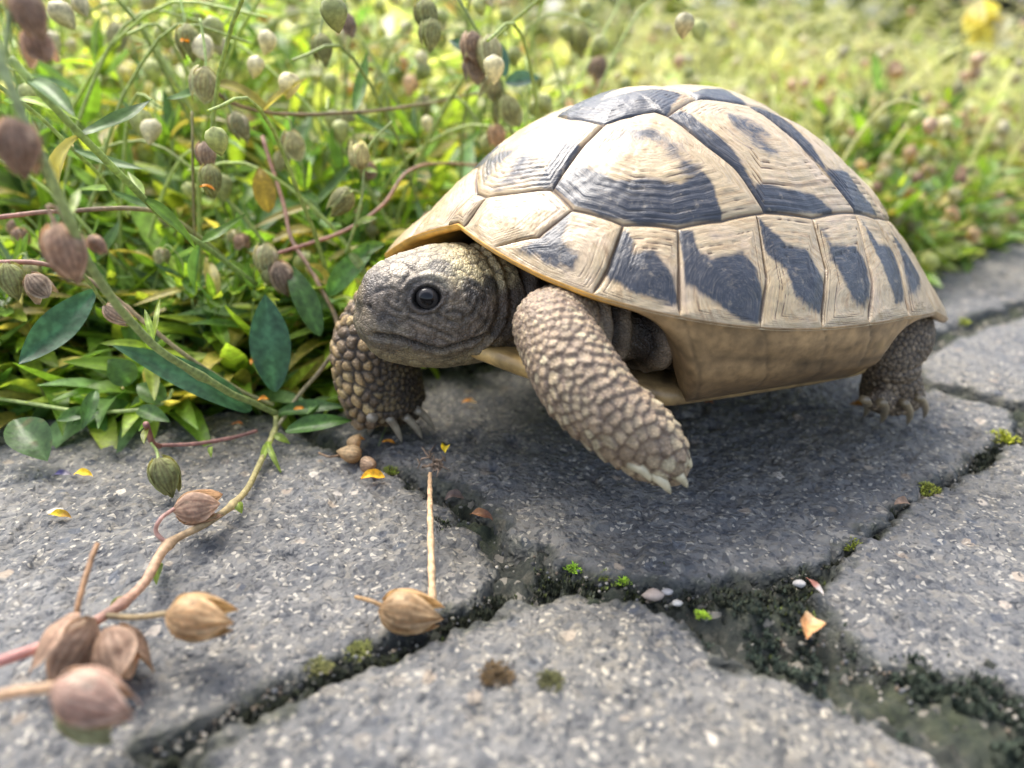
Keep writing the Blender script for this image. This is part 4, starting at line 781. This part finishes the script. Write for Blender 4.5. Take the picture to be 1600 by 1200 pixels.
for i, (a, b, c_, lb) in enumerate([
    ([(282, 0, 20), (290, 35, 20)], [((290, 40, 20), .85, 'green')], 0, 'shoot with a green pod hanging near the top edge, orange petal at its mouth'),
    ([(312, 30, 19), (320, 90, 19), (320, 110, 19)], [((318, 105, 19), .85, 'pale')], 0, 'shoot with a pale drooping pod left of the arching tan stem'),
    ([(350, 145, 20), (360, 170, 20), (366, 180, 20)], [((364, 176, 20), .75, 'pale')], 0, 'short shoot with a cream ribbed pod under the arching tan stem'),
    ([(430, 178, 21), (450, 185, 21), (454, 205, 21)], [((453, 205, 21), .78, 'pale')], 0, 'curved stalk with one cream pod hanging below the arching tan stem'),
    ([(530, -20, 21), (540, 10, 21), (541, 24, 21)], [((541, 22, 21), .6, 'brown')], 0, 'stalk with a small brown pod at the top edge left of centre'),
    ([(510, -10, 21), (503, 40, 21), (500, 58, 21)], [((500, 55, 21), .8, 'green')], 0, 'stalk with a greenish pod below the top edge left of centre'),
    ([(640, -40, 20), (655, -10, 20), (662, 8, 20)], [((658, 0, 20), .85, 'green'), ((672, 30, 20), .8, 'green')], 0, 'stalk with two overlapping green pods at the top edge'),
    ([(700, -30, 21), (735, 30, 21), (770, 90, 21.5), (790, 150, 22), (800, 215, 22.5)], [((735, 50, 21), .8, 'brown'), ((762, 58, 21), .95, 'pale'), ((738, 85, 21.5), .8, 'brown'), ((785, 150, 22), .95, 'green'), ((772, 118, 22), .75, 'pale'), ((775, 195, 22), .7, 'straw')], 0, 'drooping spray of green and brown pods hanging above the shell front'),
    ([(905, -10, 30), (925, 50, 30), (937, 85, 30)], [((937, 88, 30), .95, 'brown')], 0, 'stalk with a round brown pod above the front of the shell'),
    ([(985, -30, 28), (900, 130, 27), (840, 180, 26.5), (790, 200, 26)], [((905, 40, 29), 1.1, 'green')], 0, 'curving green stalk sweeping up from the shell front to the top edge')]):
    o = empty('pod_stalk', at(*a[-1]), lb, 'seed stalk', 'stalks with seed pods in the mat'); stem(o, [at(*p) for p in a] if len(a) > 2 else [at(*a[0]), (at(*a[0])+at(*a[1]))/2, at(*a[1])], .035, GR2)
    for (p, s_, kd) in b: pod(o, at(*p), DOWN+[random.uniform(-.3, .3), random.uniform(-.3, .3), 0], s_*.92, kd)
    if i == 7:
        leaf_px(o, (735, 80, 21.5), (700, 60, 21.5), .3, (.06, .14, .09)); leaf_px(o, (790, 120, 23), (770, 55, 23), .5, (.07, .15, .12)); leaf_px(o, (790, 130, 23), (845, 118, 23), .5, (.09, .18, .14)); leaf_px(o, (760, 130, 22), (720, 85, 22), .3, (.03, .06, .05))

# ------------------------------------------------------------------ the leaf mat
def top_h(x, y):
    d = y-edge_y(x); h = .5+2.8*smooth(-1, 3.5, d)+2.9*smooth(3, 12, d)+5.5*smooth(12, 60, d)+6*smooth(60, 130, d); left = smooth(4, -6, x)
    h = h+left*(2.2*smooth(2, 12, d)+3.0*smooth(8, 25, d)); return h*(1+.14*vnoise(np.array([x, y, 0.]), .12, 2))
def shoot_curve(x, y, h, lean, n=9):
    t = np.linspace(0, 1, n)[:, None]; ld = np.array([math.cos(lean[0]), math.sin(lean[0]), 0])*lean[1]
    return np.array([x, y, -.6])+t*np.array([0, 0, 1.])*(h+.6)+ld*(t**1.7)*h+.18*h*.2*np.concatenate([np.sin(t*5+x), np.cos(t*4+y), 0*t], 1)
SHOOTS = []
for v_ in range(7):     # a few shoots are built with every leaf, then copied
    h = 1.0; hh = random.uniform(4.2, 6.2); lean = (random.random()*6.28, random.uniform(.1, .45)); P = shoot_curve(0, 0, hh, lean, 12); P[:, 2] -= P[0, 2]
    o = empty('leafy_shoot', (0, 0, 0)); stem(o, P, [.05, .04, .025], GR, n=24, c2=GR2); T, N_, B_ = frames(P); a0 = random.random()*3
    for i in range(2, 12):
        for s_ in (0, math.pi):
            if random.random() < .30: continue
            a = a0+i*1.57+s_; d = T[i]*random.uniform(.25, .9)+N_[i]*math.cos(a)+B_[i]*math.sin(a); leaf_inst(o, P[i], d, [0, 0, 1]+T[i]*.4, random.uniform(1.9, 3.2)*(1-.35*(i/12)**3))
    for s_ in range(4): leaf_inst(o, P[-1], T[-1]+.5*np.array([math.cos(s_*1.6), math.sin(s_*1.6), 0]), [math.cos(s_*1.6), math.sin(s_*1.6), -.4], random.uniform(.9, 1.7))
    if v_ % 2: q = P[-1]; stem(o, [q, q+[.1, 0, .9], q+[.5, .1, 1.5], q+[.75, .1, 1.2]], .03, GR2, n=12); pod(o, q+[.75, .1, 1.25], DOWN, .65, ('pale', 'green', 'beige')[v_ % 3], sep=True)
    SHOOTS.append(o)
def copy_tree(o, parent=None):
    c = o.copy(); C.objects.link(c)
    if parent: c.parent = parent
    for ch in [k for k in o.children]: copy_tree(ch, c)
    return c
KIDS = {}
n_s = 0; r5 = np.random.default_rng(55); used = set(); pts_ = []
def clear_of_tortoise(x, y, m=1.2):
    p = L(np.array([x, y, 0])); return not ((abs(p[0]) < 7.6+m and abs(p[1]) < 5.6+m) or (abs(p[0]-7.6) < 2 and abs(p[1]) < 3.6))
while n_s < 190:
    x = r5.uniform(-19, 24) if n_s % 4 else r5.uniform(-17, -2); d = r5.uniform(.3, 1)**1.6*9-.2; y = edge_y(x)+d
    if not clear_of_tortoise(x, y, .2 if x > 0 else 0.) or abs(x) > .75*(y*ct+3.6)+2: continue
    th_ = float(top_h(x, y)); k = int(r5.integers(0, 7)); src = SHOOTS[k]
    o = src if k not in used else copy_tree(src); used.add(k)
    s_ = np.clip(th_/6.0, .35, 1.6)*r5.uniform(.8, 1.15); o.location = (x*S, y*S, -.3*S); o.rotation_euler = (r5.uniform(-.25, .25)+.35*(d < 2), r5.uniform(-.3, .3), r5.uniform(0, 6.28)); o.scale = (max(s_, .75)**.5,)*2+(s_,)
    o.scale = (s_**.4, s_**.4, s_) if False else (max(.75, s_),)*3 if s_ > .75 else (.75, .75, .75*.8)
    zone = 'left of the tortoise' if x < -3 else ('behind the tortoise' if x < 14 else 'right of the tortoise')
    tag(o, '%s green leafy shoot %s, %s' % ('tall' if s_ > 1.0 else 'short', 'with a pod at its tip' if k % 2 else 'without pods', zone), 'shoot', 'leafy shoots %s' % zone); n_s += 1
for i, s_ in enumerate(SHOOTS):
    if i not in used: bpy.data.objects.remove(s_)
# everything further back, and the undergrowth between, as one mass
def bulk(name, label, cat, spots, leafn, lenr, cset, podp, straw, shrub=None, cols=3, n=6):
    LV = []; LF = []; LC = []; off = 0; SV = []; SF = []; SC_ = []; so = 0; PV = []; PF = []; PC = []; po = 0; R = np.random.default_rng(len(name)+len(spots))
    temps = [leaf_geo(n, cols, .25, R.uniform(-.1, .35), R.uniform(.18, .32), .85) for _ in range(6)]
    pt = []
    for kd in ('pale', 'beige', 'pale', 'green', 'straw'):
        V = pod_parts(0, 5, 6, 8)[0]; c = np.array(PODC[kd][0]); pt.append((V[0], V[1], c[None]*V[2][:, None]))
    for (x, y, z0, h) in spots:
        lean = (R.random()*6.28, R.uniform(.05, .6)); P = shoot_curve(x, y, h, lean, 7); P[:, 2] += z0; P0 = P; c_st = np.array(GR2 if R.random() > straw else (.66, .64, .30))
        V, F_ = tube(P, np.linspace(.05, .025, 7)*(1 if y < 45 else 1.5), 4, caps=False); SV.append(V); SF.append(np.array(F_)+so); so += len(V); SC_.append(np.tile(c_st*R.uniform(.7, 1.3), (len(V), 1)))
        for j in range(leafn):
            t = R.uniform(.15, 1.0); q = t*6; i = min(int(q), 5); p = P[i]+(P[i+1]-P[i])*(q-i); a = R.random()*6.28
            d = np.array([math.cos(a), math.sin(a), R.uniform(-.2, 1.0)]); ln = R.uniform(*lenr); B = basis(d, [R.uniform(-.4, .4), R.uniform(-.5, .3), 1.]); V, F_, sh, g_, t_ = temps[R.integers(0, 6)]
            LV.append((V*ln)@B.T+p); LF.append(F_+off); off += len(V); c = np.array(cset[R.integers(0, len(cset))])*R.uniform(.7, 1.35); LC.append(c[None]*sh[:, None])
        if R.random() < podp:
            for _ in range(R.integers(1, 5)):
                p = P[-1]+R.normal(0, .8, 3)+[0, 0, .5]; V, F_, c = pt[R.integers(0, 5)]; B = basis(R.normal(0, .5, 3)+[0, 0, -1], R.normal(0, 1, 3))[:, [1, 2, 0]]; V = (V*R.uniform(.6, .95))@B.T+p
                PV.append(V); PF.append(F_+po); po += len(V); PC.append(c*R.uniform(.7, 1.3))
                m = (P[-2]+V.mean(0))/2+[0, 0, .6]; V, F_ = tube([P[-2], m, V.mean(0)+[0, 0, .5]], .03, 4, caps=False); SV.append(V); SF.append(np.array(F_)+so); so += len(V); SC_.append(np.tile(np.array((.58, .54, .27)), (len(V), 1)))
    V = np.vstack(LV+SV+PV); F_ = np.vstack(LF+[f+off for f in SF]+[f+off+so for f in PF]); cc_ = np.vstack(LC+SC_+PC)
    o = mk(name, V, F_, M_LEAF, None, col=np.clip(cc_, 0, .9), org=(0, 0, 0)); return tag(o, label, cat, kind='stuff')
r6 = np.random.default_rng(66); near_s = []
while len(near_s) < 1250:
    x = r6.uniform(-24, 34); y = edge_y(x)+r6.random()**1.3*24+.1
    if clear_of_tortoise(x, y, -.1) and abs(x) < .72*(y*ct+3.6)+3:
        h = float(top_h(x, y)); near_s.append((x, y, 0, h*r6.uniform(.35, .95)))
FARC = [(.31, .40, .08), (.42, .47, .13), (.54, .55, .24), (.24, .35, .06), (.60, .58, .34)]
bulk('leaf_mat', 'dense undergrowth of small green leaves filling the bed beside the paving', 'ground cover', [q for q in near_s if q[0] < 3], 8, (1.6, 3.1), LEAFC, .08, .4)
bulk('loose_leaf_mat', 'looser mat of pale stems, small leaves and pods behind and right of the shell', 'ground cover', [q for q in near_s if q[0] >= 3], 6, (1.2, 2.4), LEAFC[:2]+FARC[:3], .4, .7)
far_s = []
while len(far_s) < 1500:
    y = 34+r6.random()**1.5*110; x = r6.uniform(-.8, .8)*(y+10)
    if y > edge_y(x)+14:
        h = float(top_h(x, y)); far_s.append((x, y, 0, h*r6.uniform(.45, 1.0)))
bulk('seed_pod_meadow', 'blurred sunlit mat of pale stems, seed pods and leaves behind the tortoise', 'ground cover', far_s, 8, (1.6, 3.4), FARC, .38, .7, n=5)
def long_stems(name, label, n, xr, yr, hr_, c, podk, seed):
    R = np.random.default_rng(seed); Vs = []; Fs = []; cs = []; off = 0; pt = [(pod_parts(0, 5, 8, 12)[0], PODC[k][0]) for k in podk]
    while n:
        x = R.uniform(*xr); y = R.uniform(*yr)
        if y < edge_y(x)+1.5 or not clear_of_tortoise(x, y, .5) or abs(x) > .75*(y*ct+3.6)+6: continue
        n -= 1; h = R.uniform(*hr_)*(1+y/120); a = R.random()*6.28; l = h*R.uniform(.2, 1.1); d = np.array([math.cos(a), math.sin(a)*.5, 0]); b = np.array([x, y, float(top_h(x, y))*.35])
        P = cr([b, b+d*l*.3+[0, 0, h*.5], b+d*l*.7+[0, 0, h*.8], b+d*l*1.1+[0, 0, h*.78]], 12); P += .12*h*.15*np.stack([vnoise(P, .5, q) for q in (1, 2, 3)], 1); cc_ = np.array(c)*R.uniform(.75, 1.3)
        V, F_ = tube(P, np.linspace(.05, .03, 12)*(1+y/70), 5, caps=False); Vs.append(V); Fs += [tuple(q+off for q in f) for f in F_]; off += len(V); cs.append(np.tile(cc_, (len(V), 1)))
        for j in range(R.integers(0, 3)):
            p = P[-1-2*j]+[R.normal(0, .25), R.normal(0, .25), -.3]; (V, F_, v, T), pc = pt[R.integers(0, len(pt))]; B = basis(R.normal(0, .35, 3)+[0, 0, -1], R.normal(0, 1, 3))[:, [1, 2, 0]]; V = (V*R.uniform(.55, .9))@B.T+p
            Vs.append(V); Fs += [tuple(int(q)+off for q in f) for f in F_]; off += len(V); cs.append(np.array(pc)[None]*(v*R.uniform(.8, 1.25))[:, None])
    return tag(mk(name, np.vstack(Vs), Fs, M_STEM, None, col=np.clip(np.vstack(cs), 0, .85)), label, 'stems', kind='stuff')
long_stems('pale_stems', 'pale straw stems with small pods arching over the blurred mat behind the shell', 330, (4, 75), (28, 95), (3.5, 8), (.70, .70, .34), ('pale', 'pale', 'beige', 'green'), 5)
long_stems('green_stems', 'thin yellow green stems rising out of the leaves at the upper left', 120, (-24, 4), (21, 42), (5, 10), (.38, .46, .14), ('pale', 'green', 'green'), 6)
dk = [(x, y, 0, r6.uniform(18, 60)) for x, y in zip(r6.uniform(88, 260, 240), r6.uniform(150, 190, 240))]
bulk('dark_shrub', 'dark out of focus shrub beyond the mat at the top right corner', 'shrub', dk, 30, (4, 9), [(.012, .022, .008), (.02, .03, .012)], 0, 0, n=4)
bk = [(x, y, 0, r6.uniform(30, 70)) for x, y in zip(r6.uniform(-190, 96, 300), r6.uniform(150, 190, 300))]
bulk('green_shrub', 'bright green out of focus shrub far behind the mat along the top edge', 'shrub', bk, 30, (5, 10), FARC, 0, 0, n=4)
fl = empty('yellow_flower', at(1530, 110, 44), 'yellow snapdragon like flower on a stalk near the top right corner', 'flower'); stem(fl, [at(1480, 170, 44), at(1500, 110, 44), at(1520, 60, 44), at(1530, 30, 44)], .1, GR2)
for i in range(9):
    a = i*2.4; p = at(1530+random.uniform(-14, 14), 68-i*5, 44); d = np.array([math.cos(a), -.6, .5*math.sin(a)+.3]); V, F_, sh, g_, t_ = leaf_geo(8, 5, .5, .4, .8, .9, .6, i)
    mk('petal', (V*1.5)@basis(d, facing(p, .2)).T+p, F_, M_PETAL, fl, col=np.tile((.82, .74, .14) if i % 3 else (.85, .82, .5), (len(V), 1)))
# ------------------------------------------------------------------ litter, moss and grit
def petal_at(name, lb, cat, p, ln, w_, yaw, c, c2=None, lift=.12, group=None, wavy=1.):
    V, F_, sh, g_, t_ = leaf_geo(12, 7, .4, .25, w_/ln, 1.3, 1., int(abs(p[0]*31+p[1]*17))); V = V*ln; V[:, 2] += .10*wavy*ln*fbm(V, 2.2/ln*.6, 2, int(abs(p[0]*50)))+.02; V[:, 1] += .12*w_*vnoise(V, 4/ln, 3)
    R = basis([math.cos(yaw), math.sin(yaw), .08], [random.uniform(-.3, .3), random.uniform(-.5, 0), 1]); k = smooth(.45, .7, t_+.3*vnoise(V, 5, 2))[:, None] if c2 is not None else 0
    cc_ = np.tile(c, (len(V), 1))*(1-k)+(np.array(c2)*k if c2 is not None else 0); P = V@R.T; P = P-P.mean(0); P[:, 2] -= P[:, 2].min()
    o = mk(name, P+np.asarray(p)+[0, 0, lift*.5], F_, M_PETAL, None, col=cc_, org=p); return tag(o, lb, cat, group)
OR, YE = (.80, .32, .02), (.85, .55, .03); PG = 'fallen petals'
for (u, v, ln, w_, yaw, c, c2, lb) in [
    (583, 752, .55, .28, .1, (.82, .45, .02), None, 'crumpled golden petal in front of the two beige pods'), (733, 633, .42, .16, -.1, (.8, .36, .06), (.75, .55, .3), 'narrow orange petal on the stone under the tortoise chin'),
    (562, 692, .30, .16, .5, OR, None, 'orange petal scrap stuck on the beige pods'), (608, 697, .32, .12, .1, OR, None, 'small orange petal scrap just right of the beige pods'),
    (96, 815, .42, .22, .1, (.85, .62, .02), (.5, .28, .02), 'yellow petal with a brown end on the left stone'), (131, 749, .44, .2, -.1, (.85, .58, .02), None, 'golden petal beside the violet one on the left stone'), (100, 750, .42, .17, .2, (.11, .10, .24), (.4, .36, .42), 'violet grey wilted petal on the left stone'),
    (140, 627, .35, .18, 0, YE, None, 'yellow petal on the soil at the edge of the left leaves'), (192, 632, .3, .14, .4, OR, None, 'orange petal beside the slender green stem'), (40, 652, .3, .13, 0, OR, None, 'orange petal above the oval spotted leaf'),
    (398, 572, .32, .2, 1.2, OR, None, 'orange petal caught on the base of the big dark leaf'), (412, 630, .3, .16, .3, OR, None, 'orange petal at the meeting point of the stems'), (372, 668, .3, .12, .1, (.6, .2, .04), None, 'rusty orange petal at the stone edge below the stems'),
    (468, 645, .28, .13, .4, OR, None, 'orange petal between the two pointing leaves'), (1108, 634, .3, .15, .2, (.45, .16, .03), None, 'dark orange petal in the shade of the belly'), (322, 598, .28, .14, .2, OR, None, 'orange petal on the pale stem node'),
    (290, 74, .3, .22, 1.2, OR, None, 'orange petal inside the pod at the top left'), (325, 302, .34, .2, .2, OR, None, 'orange petal under the green hanging pod')]:
    if v < 600 or (u, v) in ((412, 630), (468, 645)): p = at(u, v, 19.0 if v > 500 else (18.4 if v > 200 else 19.8))
    else: p = gp(u, v, .02)
    petal_at('petal', lb, 'petal', p, ln, w_, yaw, c, c2, group=PG)
petal_at('dry_leaf', 'curled orange brown dry leaf lying in the moss at the four way joint', 'dry leaf', gp(1265, 990, .0), .62, .4, .9, (.50, .24, .09), (.62, .42, .22), group=None); petal_at('dry_leaf', 'flat russet leaf scrap on the joint beside the dry stick', 'dry leaf', gp(752, 816, -.1), .50, .25, -.25, (.32, .15, .06), (.2, .09, .05))
petal_at('dry_leaf', 'curled brown leaf scrap in the joint right of the tortoise', 'dry leaf', gp(1408, 795, -.1), .42, .24, .2, (.24, .16, .11), None); petal_at('dry_leaf', 'upright orange brown husk beside the hind foot', 'dry leaf', gp(1338, 640, .1), .5, .22, 2.2, (.30, .15, .04), None)
petal_at('dry_leaf', 'dull pinkish scrap of leaf in the dark joint above the russet leaf', 'dry leaf', gp(710, 785, -.1), .45, .3, .2, (.16, .11, .09)); petal_at('dry_leaf', 'pale bent leaf stalk at the edge of the right stone', 'dry leaf', gp(1272, 925, .1), .4, .12, -1.0, (.38, .16, .12), (.5, .45, .42))
for (u, v, s_, kd, d, lb) in [(545, 708, .62, 'straw', (-.8, .1, .1), 'round beige seed pod with a stalk lying at the stone edge'), (577, 727, .52, 'beige', (.3, -.4, .2), 'small round beige pod just right of its stalked neighbour'), (556, 690, .45, 'straw', (.2, .3, .3), 'pale pod half hidden behind the other two by the claws')]:
    o = empty('fallen_pod', gp(u, v), lb, 'seed pod', 'fallen pods by the far forefoot'); d = np.array(d); pod(o, gp(u, v, .22)-d/np.linalg.norm(d)*s_*.5, d, s_, kd, 0, sep=False)
    if u == 545: stem(o, [gp(530, 712, .2), gp(515, 714, .3), gp(500, 708, .2)], .025, TN)
o = empty('fallen_pod', gp(640, 958), 'large straw coloured open pod lying against the joint of the front stone', 'seed pod'); pod(o, gp(598, 950, .35), [1, -.1, -.1], .92, 'straw', 1); stem(o, [gp(600, 950, .4), gp(580, 940, .5), gp(555, 935, .3)], .035, (.42, .27, .13)); leaf_one(o, gp(612, 975, .1), gp(645, 985, .1), .25, (0, -1, 1), (.55, .22, .05))
tw = empty('dry_twig', gp(675, 945), 'upright straw coloured twig with a withered head standing on the joint', 'twig'); tp = [gp(676, 945, .15), gp(674, 925, .55)+[0, 0, .1], at(669, 830, 13.9), at(667, 770, 14.2), at(665, 725, 14.6)]
a_, b_ = gp(676, 945, .1), gp(672, 740, .35); tp = [a_+(b_-a_)*t+np.array([0, 0, .5*math.sin(t*3.14)]) for t in (0, .25, .5, .75, 1)]; V, F_ = tube(cr(tp, 26), np.linspace(.07, .045, 26)*(1+.15*np.sin(np.arange(26)*1.9)), 8); mk('stem', V, F_, M_TWIG, tw, col=np.tile((.52, .34, .19), (len(V), 1)))
for i in range(34):
    p = gp(682, 722, .35)+rng.normal(0, .10, 3)*[1.3, 1, .8]; q = p+rng.normal(0, .16, 3); V, F_ = tube([p, (p+q)/2+rng.normal(0, .05, 3), q], [.018, .022, .008], 5); mk('withered_strand', V, F_, M_TWIG, tw, col=np.tile(np.array((.22, .15, .10))*rng.uniform(.5, 1.4), (len(V), 1)))
petal_at('petal', 'yellow and black petal standing on the withered twig head', 'petal', gp(697, 706, .55), .4, .25, 1.4, (.85, .62, .02), (.04, .03, .01), group=None)
o = empty('grass_blade', gp(600, 695, .1), 'single grey green blade leaning across the far forefoot claws', 'grass blade'); stem(o, [gp(592, 697, .1), gp(605, 665, .3), gp(622, 640, .6)+[0, 0, .1], gp(632, 630, .8)], [.02, .03, .008], (.16, .20, .09), n=12)
def moss(u, v, rad, n, c, lb, z=-.1):
    c0 = gp(u, v, z); o = empty('moss_tuft', c0, lb, 'moss', 'moss tufts in the joints'); Vs = []; Fs = []; cs = []; off = 0
    for i in range(n):
        a = rng.random()*6.28; r_ = rad*rng.random()**.6; b = c0+[r_*math.cos(a), r_*math.sin(a), 0]; h = rad*.55*(1.15-r_/rad)*rng.uniform(.6, 1.2)+.04
        for k in range(5):
            a2 = rng.random()*6.28; t_ = b+[.05*math.cos(a2), .05*math.sin(a2), h*rng.uniform(.5, 1)]; s_ = np.array([-math.sin(a2), math.cos(a2), 0])*.016; m = (b+t_)/2+[0.02*math.cos(a2), .02*math.sin(a2), 0]
            e = t_+np.array([.05*math.cos(a2), .05*math.sin(a2), .02]); q = np.array([m-s_*.6, m+s_*.6, t_+s_, e, t_-s_]); Vs.append(q); Fs.append([[off, off+1, off+2, off+4], [off+4, off+2, off+3, off+3]]); off += 5; cs.append(np.tile(np.array(c)*rng.uniform(.6, 1.5), (5, 1)))
    F_ = [tuple(f[0]) for f in Fs]+[(f[1][0], f[1][1], f[1][2]) for f in Fs]; mk('moss_fronds', np.vstack(Vs), F_, M_MOSS, o, col=np.vstack(cs)); return o
for a in [(1563, 686, .40, 90, (.34, .36, .02), 'bright yellow moss tuft in the joint at the right edge'), (1446, 768, .30, 80, (.22, .24, .03), 'olive yellow moss tuft in the joint right of the raised foot'), (1331, 854, .24, 70, (.20, .23, .02), 'mossy tuft where the right joint widens'), (1500, 505, .34, 60, (.30, .34, .02), 'flat yellow moss patch behind the hind foot'),
          (897, 888, .17, 40, (.24, .42, .02), 'bright green moss tuft in the joint left of centre'), (972, 910, .13, 36, (.26, .42, .02), 'small lime moss tuft on the front stone edge'), (945, 902, .16, 40, (.16, .2, .02), 'dull green moss between the two lime tufts'), (1168, 973, .08, 18, (.26, .5, .02), 'tiny lime sprout in the dark moss patch'), (1097, 965, .10, 20, (.26, .4, .02), 'tiny green sprout left of the dark moss patch'), (1188, 963, .06, 12, (.3, .5, .02), 'tiniest lime sprout at the back of the dark moss patch'),
          (803, 826, .12, 30, (.18, .3, .02), 'moss sprout beside the russet leaf scrap'), (612, 738, .18, 50, (.16, .2, .02), 'mossy tuft behind the golden petal'), (775, 1058, .26, 80, (.09, .055, .02), 'brown moss cushion on the front stone'), (860, 1068, .18, 60, (.07, .07, .02), 'small dark moss cushion on the front stone'), (560, 1020, .22, 60, (.13, .14, .03), 'dull moss in the joint left of the large straw pod'), (500, 1045, .2, 50, (.11, .11, .03), 'brownish moss further down the left joint')]:
    moss(*a, z=(.03 if a[1] > 1040 and a[0] > 700 else -.18))
def joint_moss(n, region, name, lb, c, h=.10):
    j = rng.integers(0, len(region)-1, n); t = rng.random(n); Rg = np.array(region, float); q = Rg[j]*(1-t[:, None])+Rg[j+1]*t[:, None]
    b = np.array([gp(u+rng.normal(0, w_), v+rng.normal(0, w_*.5), 0) for u, v, w_ in q]); cl = fbm(b[:, :2], 1.1, 3, 6); keep = cl > -.35; b = b[keep]; cl = cl[keep]; n = len(b)
    ix = np.clip(((b[:, 0]-sx[0])/.11).astype(int), 0, len(sx)-1); iy = np.clip(((b[:, 1]-sy[0])/.11).astype(int), 0, len(sy)-1); b[:, 2] = zz[ix, iy]-.01
    a = rng.random(n)*6.28; hh = h*rng.uniform(.5, 1.4, n)*(1+.6*cl); s_ = np.stack([np.cos(a), np.sin(a), 0*a], 1)*.018; tip = b+np.stack([np.cos(a+1.5)*.05, np.sin(a+1.5)*.05, hh], 1); m = (b+tip)/2+s_*0
    V = np.stack([b-s_*.6, b+s_*.6, m+s_*1.3, tip, m-s_*1.3], 1).reshape(-1, 3); k = np.arange(n)[:, None]*5; F_ = np.vstack([k+[[0, 1, 2, 4]], ]); F3 = k+[[4, 2, 3, 3]]
    F_ = [tuple(x) for x in F_]+[tuple(x[:3]) for x in F3]; cc_ = np.repeat(np.array(c)[None]*rng.uniform(.5, 1.7, n)[:, None], 5, 0)
    return tag(mk(name, V, F_, M_MOSS, None, col=cc_), lb, 'moss', kind='stuff')
DKM = (.034, .038, .020)
joint_moss(16000, [(600, 738, 8), (690, 795, 16), (785, 875, 26), (930, 912, 12), (1050, 935, 20), (1180, 940, 48), (1300, 885, 16), (1400, 802, 10), (1500, 738, 8), (1590, 672, 6)], 'joint_moss', 'low dark moss covering the joints round the middle stone', DKM)
joint_moss(26000, [(1170, 960, 50), (1330, 1045, 30), (1450, 1095, 45), (1540, 1140, 60), (1640, 1175, 75)], 'dark_moss', 'blackish green moss in the wide joint at the lower right', (.034, .046, .030), .09)
joint_moss(9000, [(790, 915, 16), (640, 1000, 12), (500, 1052, 12), (380, 1108, 14), (250, 1185, 16)], 'crack_moss', 'dark moss in the joint running to the lower left', DKM, .09)
joint_moss(2500, [(690, 800, 20), (800, 880, 22), (960, 905, 14), (1080, 960, 14), (560, 1030, 14), (1480, 745, 8), (1200, 990, 30)], 'olive_moss', 'thin olive moss sprinkled along the stone edges', (.09, .11, .02), .08)
def pebbles(n, region, rr, name, lb):
    ico = []; Vs = []; Fs = []; cs = []; off = 0; a, b = np.meshgrid(np.linspace(0, np.pi, 5), np.linspace(0, 2*np.pi, 7, endpoint=False), indexing='ij'); U = np.stack([np.sin(a)*np.cos(b), np.sin(a)*np.sin(b), np.cos(a)], -1).reshape(-1, 3); GF = grid_faces(5, 7, True)
    for i in range(n):
        j = rng.integers(0, len(region)-1); t = rng.random(); u = region[j][0]*(1-t)+region[j+1][0]*t; v = region[j][1]*(1-t)+region[j+1][1]*t; wd = region[j][2]; p = gp(u+rng.normal(0, wd), v+rng.normal(0, wd*.5), -.12+rng.uniform(-.08, .05)); r_ = rr*rng.uniform(.4, 1.3)
        Vs.append(U*r_*rng.uniform(.6, 1.2, 3)*(1+.25*rng.normal(0, .5, (len(U), 1)))+p); Fs.append(GF+off); off += len(U); cs.append(np.tile(np.array([(.10, .10, .10), (.16, .15, .12), (.03, .03, .03), (.30, .27, .22), (.12, .09, .06)][rng.integers(0, 5)])*rng.uniform(.6, 1.2), (len(U), 1)))
    return tag(mk(name, np.vstack(Vs), np.vstack(Fs), M_PEB, None, col=np.vstack(cs)), lb, 'grit', kind='stuff')
pebbles(220, [(600, 735, 14), (690, 790, 22), (790, 880, 30), (930, 905, 20), (1050, 935, 22), (1180, 940, 40), (1300, 880, 18), (1400, 800, 14), (1500, 735, 10), (1590, 670, 8)], .035, 'joint_grit', 'fine grit and crumbs lying in the joints between the stones')
pebbles(160, [(1200, 960, 45), (1330, 1040, 30), (1450, 1090, 35), (1590, 1130, 40)], .04, 'joint_crumbs', 'dark crumbs in the wide mossy joint at the lower right')
pebbles(160, [(780, 920, 18), (640, 1000, 16), (500, 1050, 14), (380, 1105, 14), (250, 1180, 14)], .035, 'gravel_crumbs', 'grit in the joint running to the lower left')
for (u, v, r_, c, lb) in [(1058, 942, .07, (.36, .34, .31), 'tiny pale chip of gravel by the front stone'), (1022, 930, .13, (.30, .24, .2), 'brownish pebble on the edge of the front stone'), (1250, 912, .09, (.36, .34, .32), 'pale fragment at the corner of the right stone'), (1043, 925, .08, (.3, .28, .27), 'grey chip behind the tiny pale one')]:
    a, b = np.meshgrid(np.linspace(0, np.pi, 9), np.linspace(0, 2*np.pi, 12, endpoint=False), indexing='ij'); U = np.stack([np.sin(a)*np.cos(b)*1.4, np.sin(a)*np.sin(b), np.cos(a)*.7], -1).reshape(-1, 3); U = U*(1+.2*fbm(U, 1.5, 2, int(u)))[:, None]; p = gp(u, v, .02)
    tag(mk('pebble', U*r_+p, grid_faces(9, 12, True), M_PEB, None, col=np.tile(c, (len(U), 1)), org=p), lb, 'pebble')
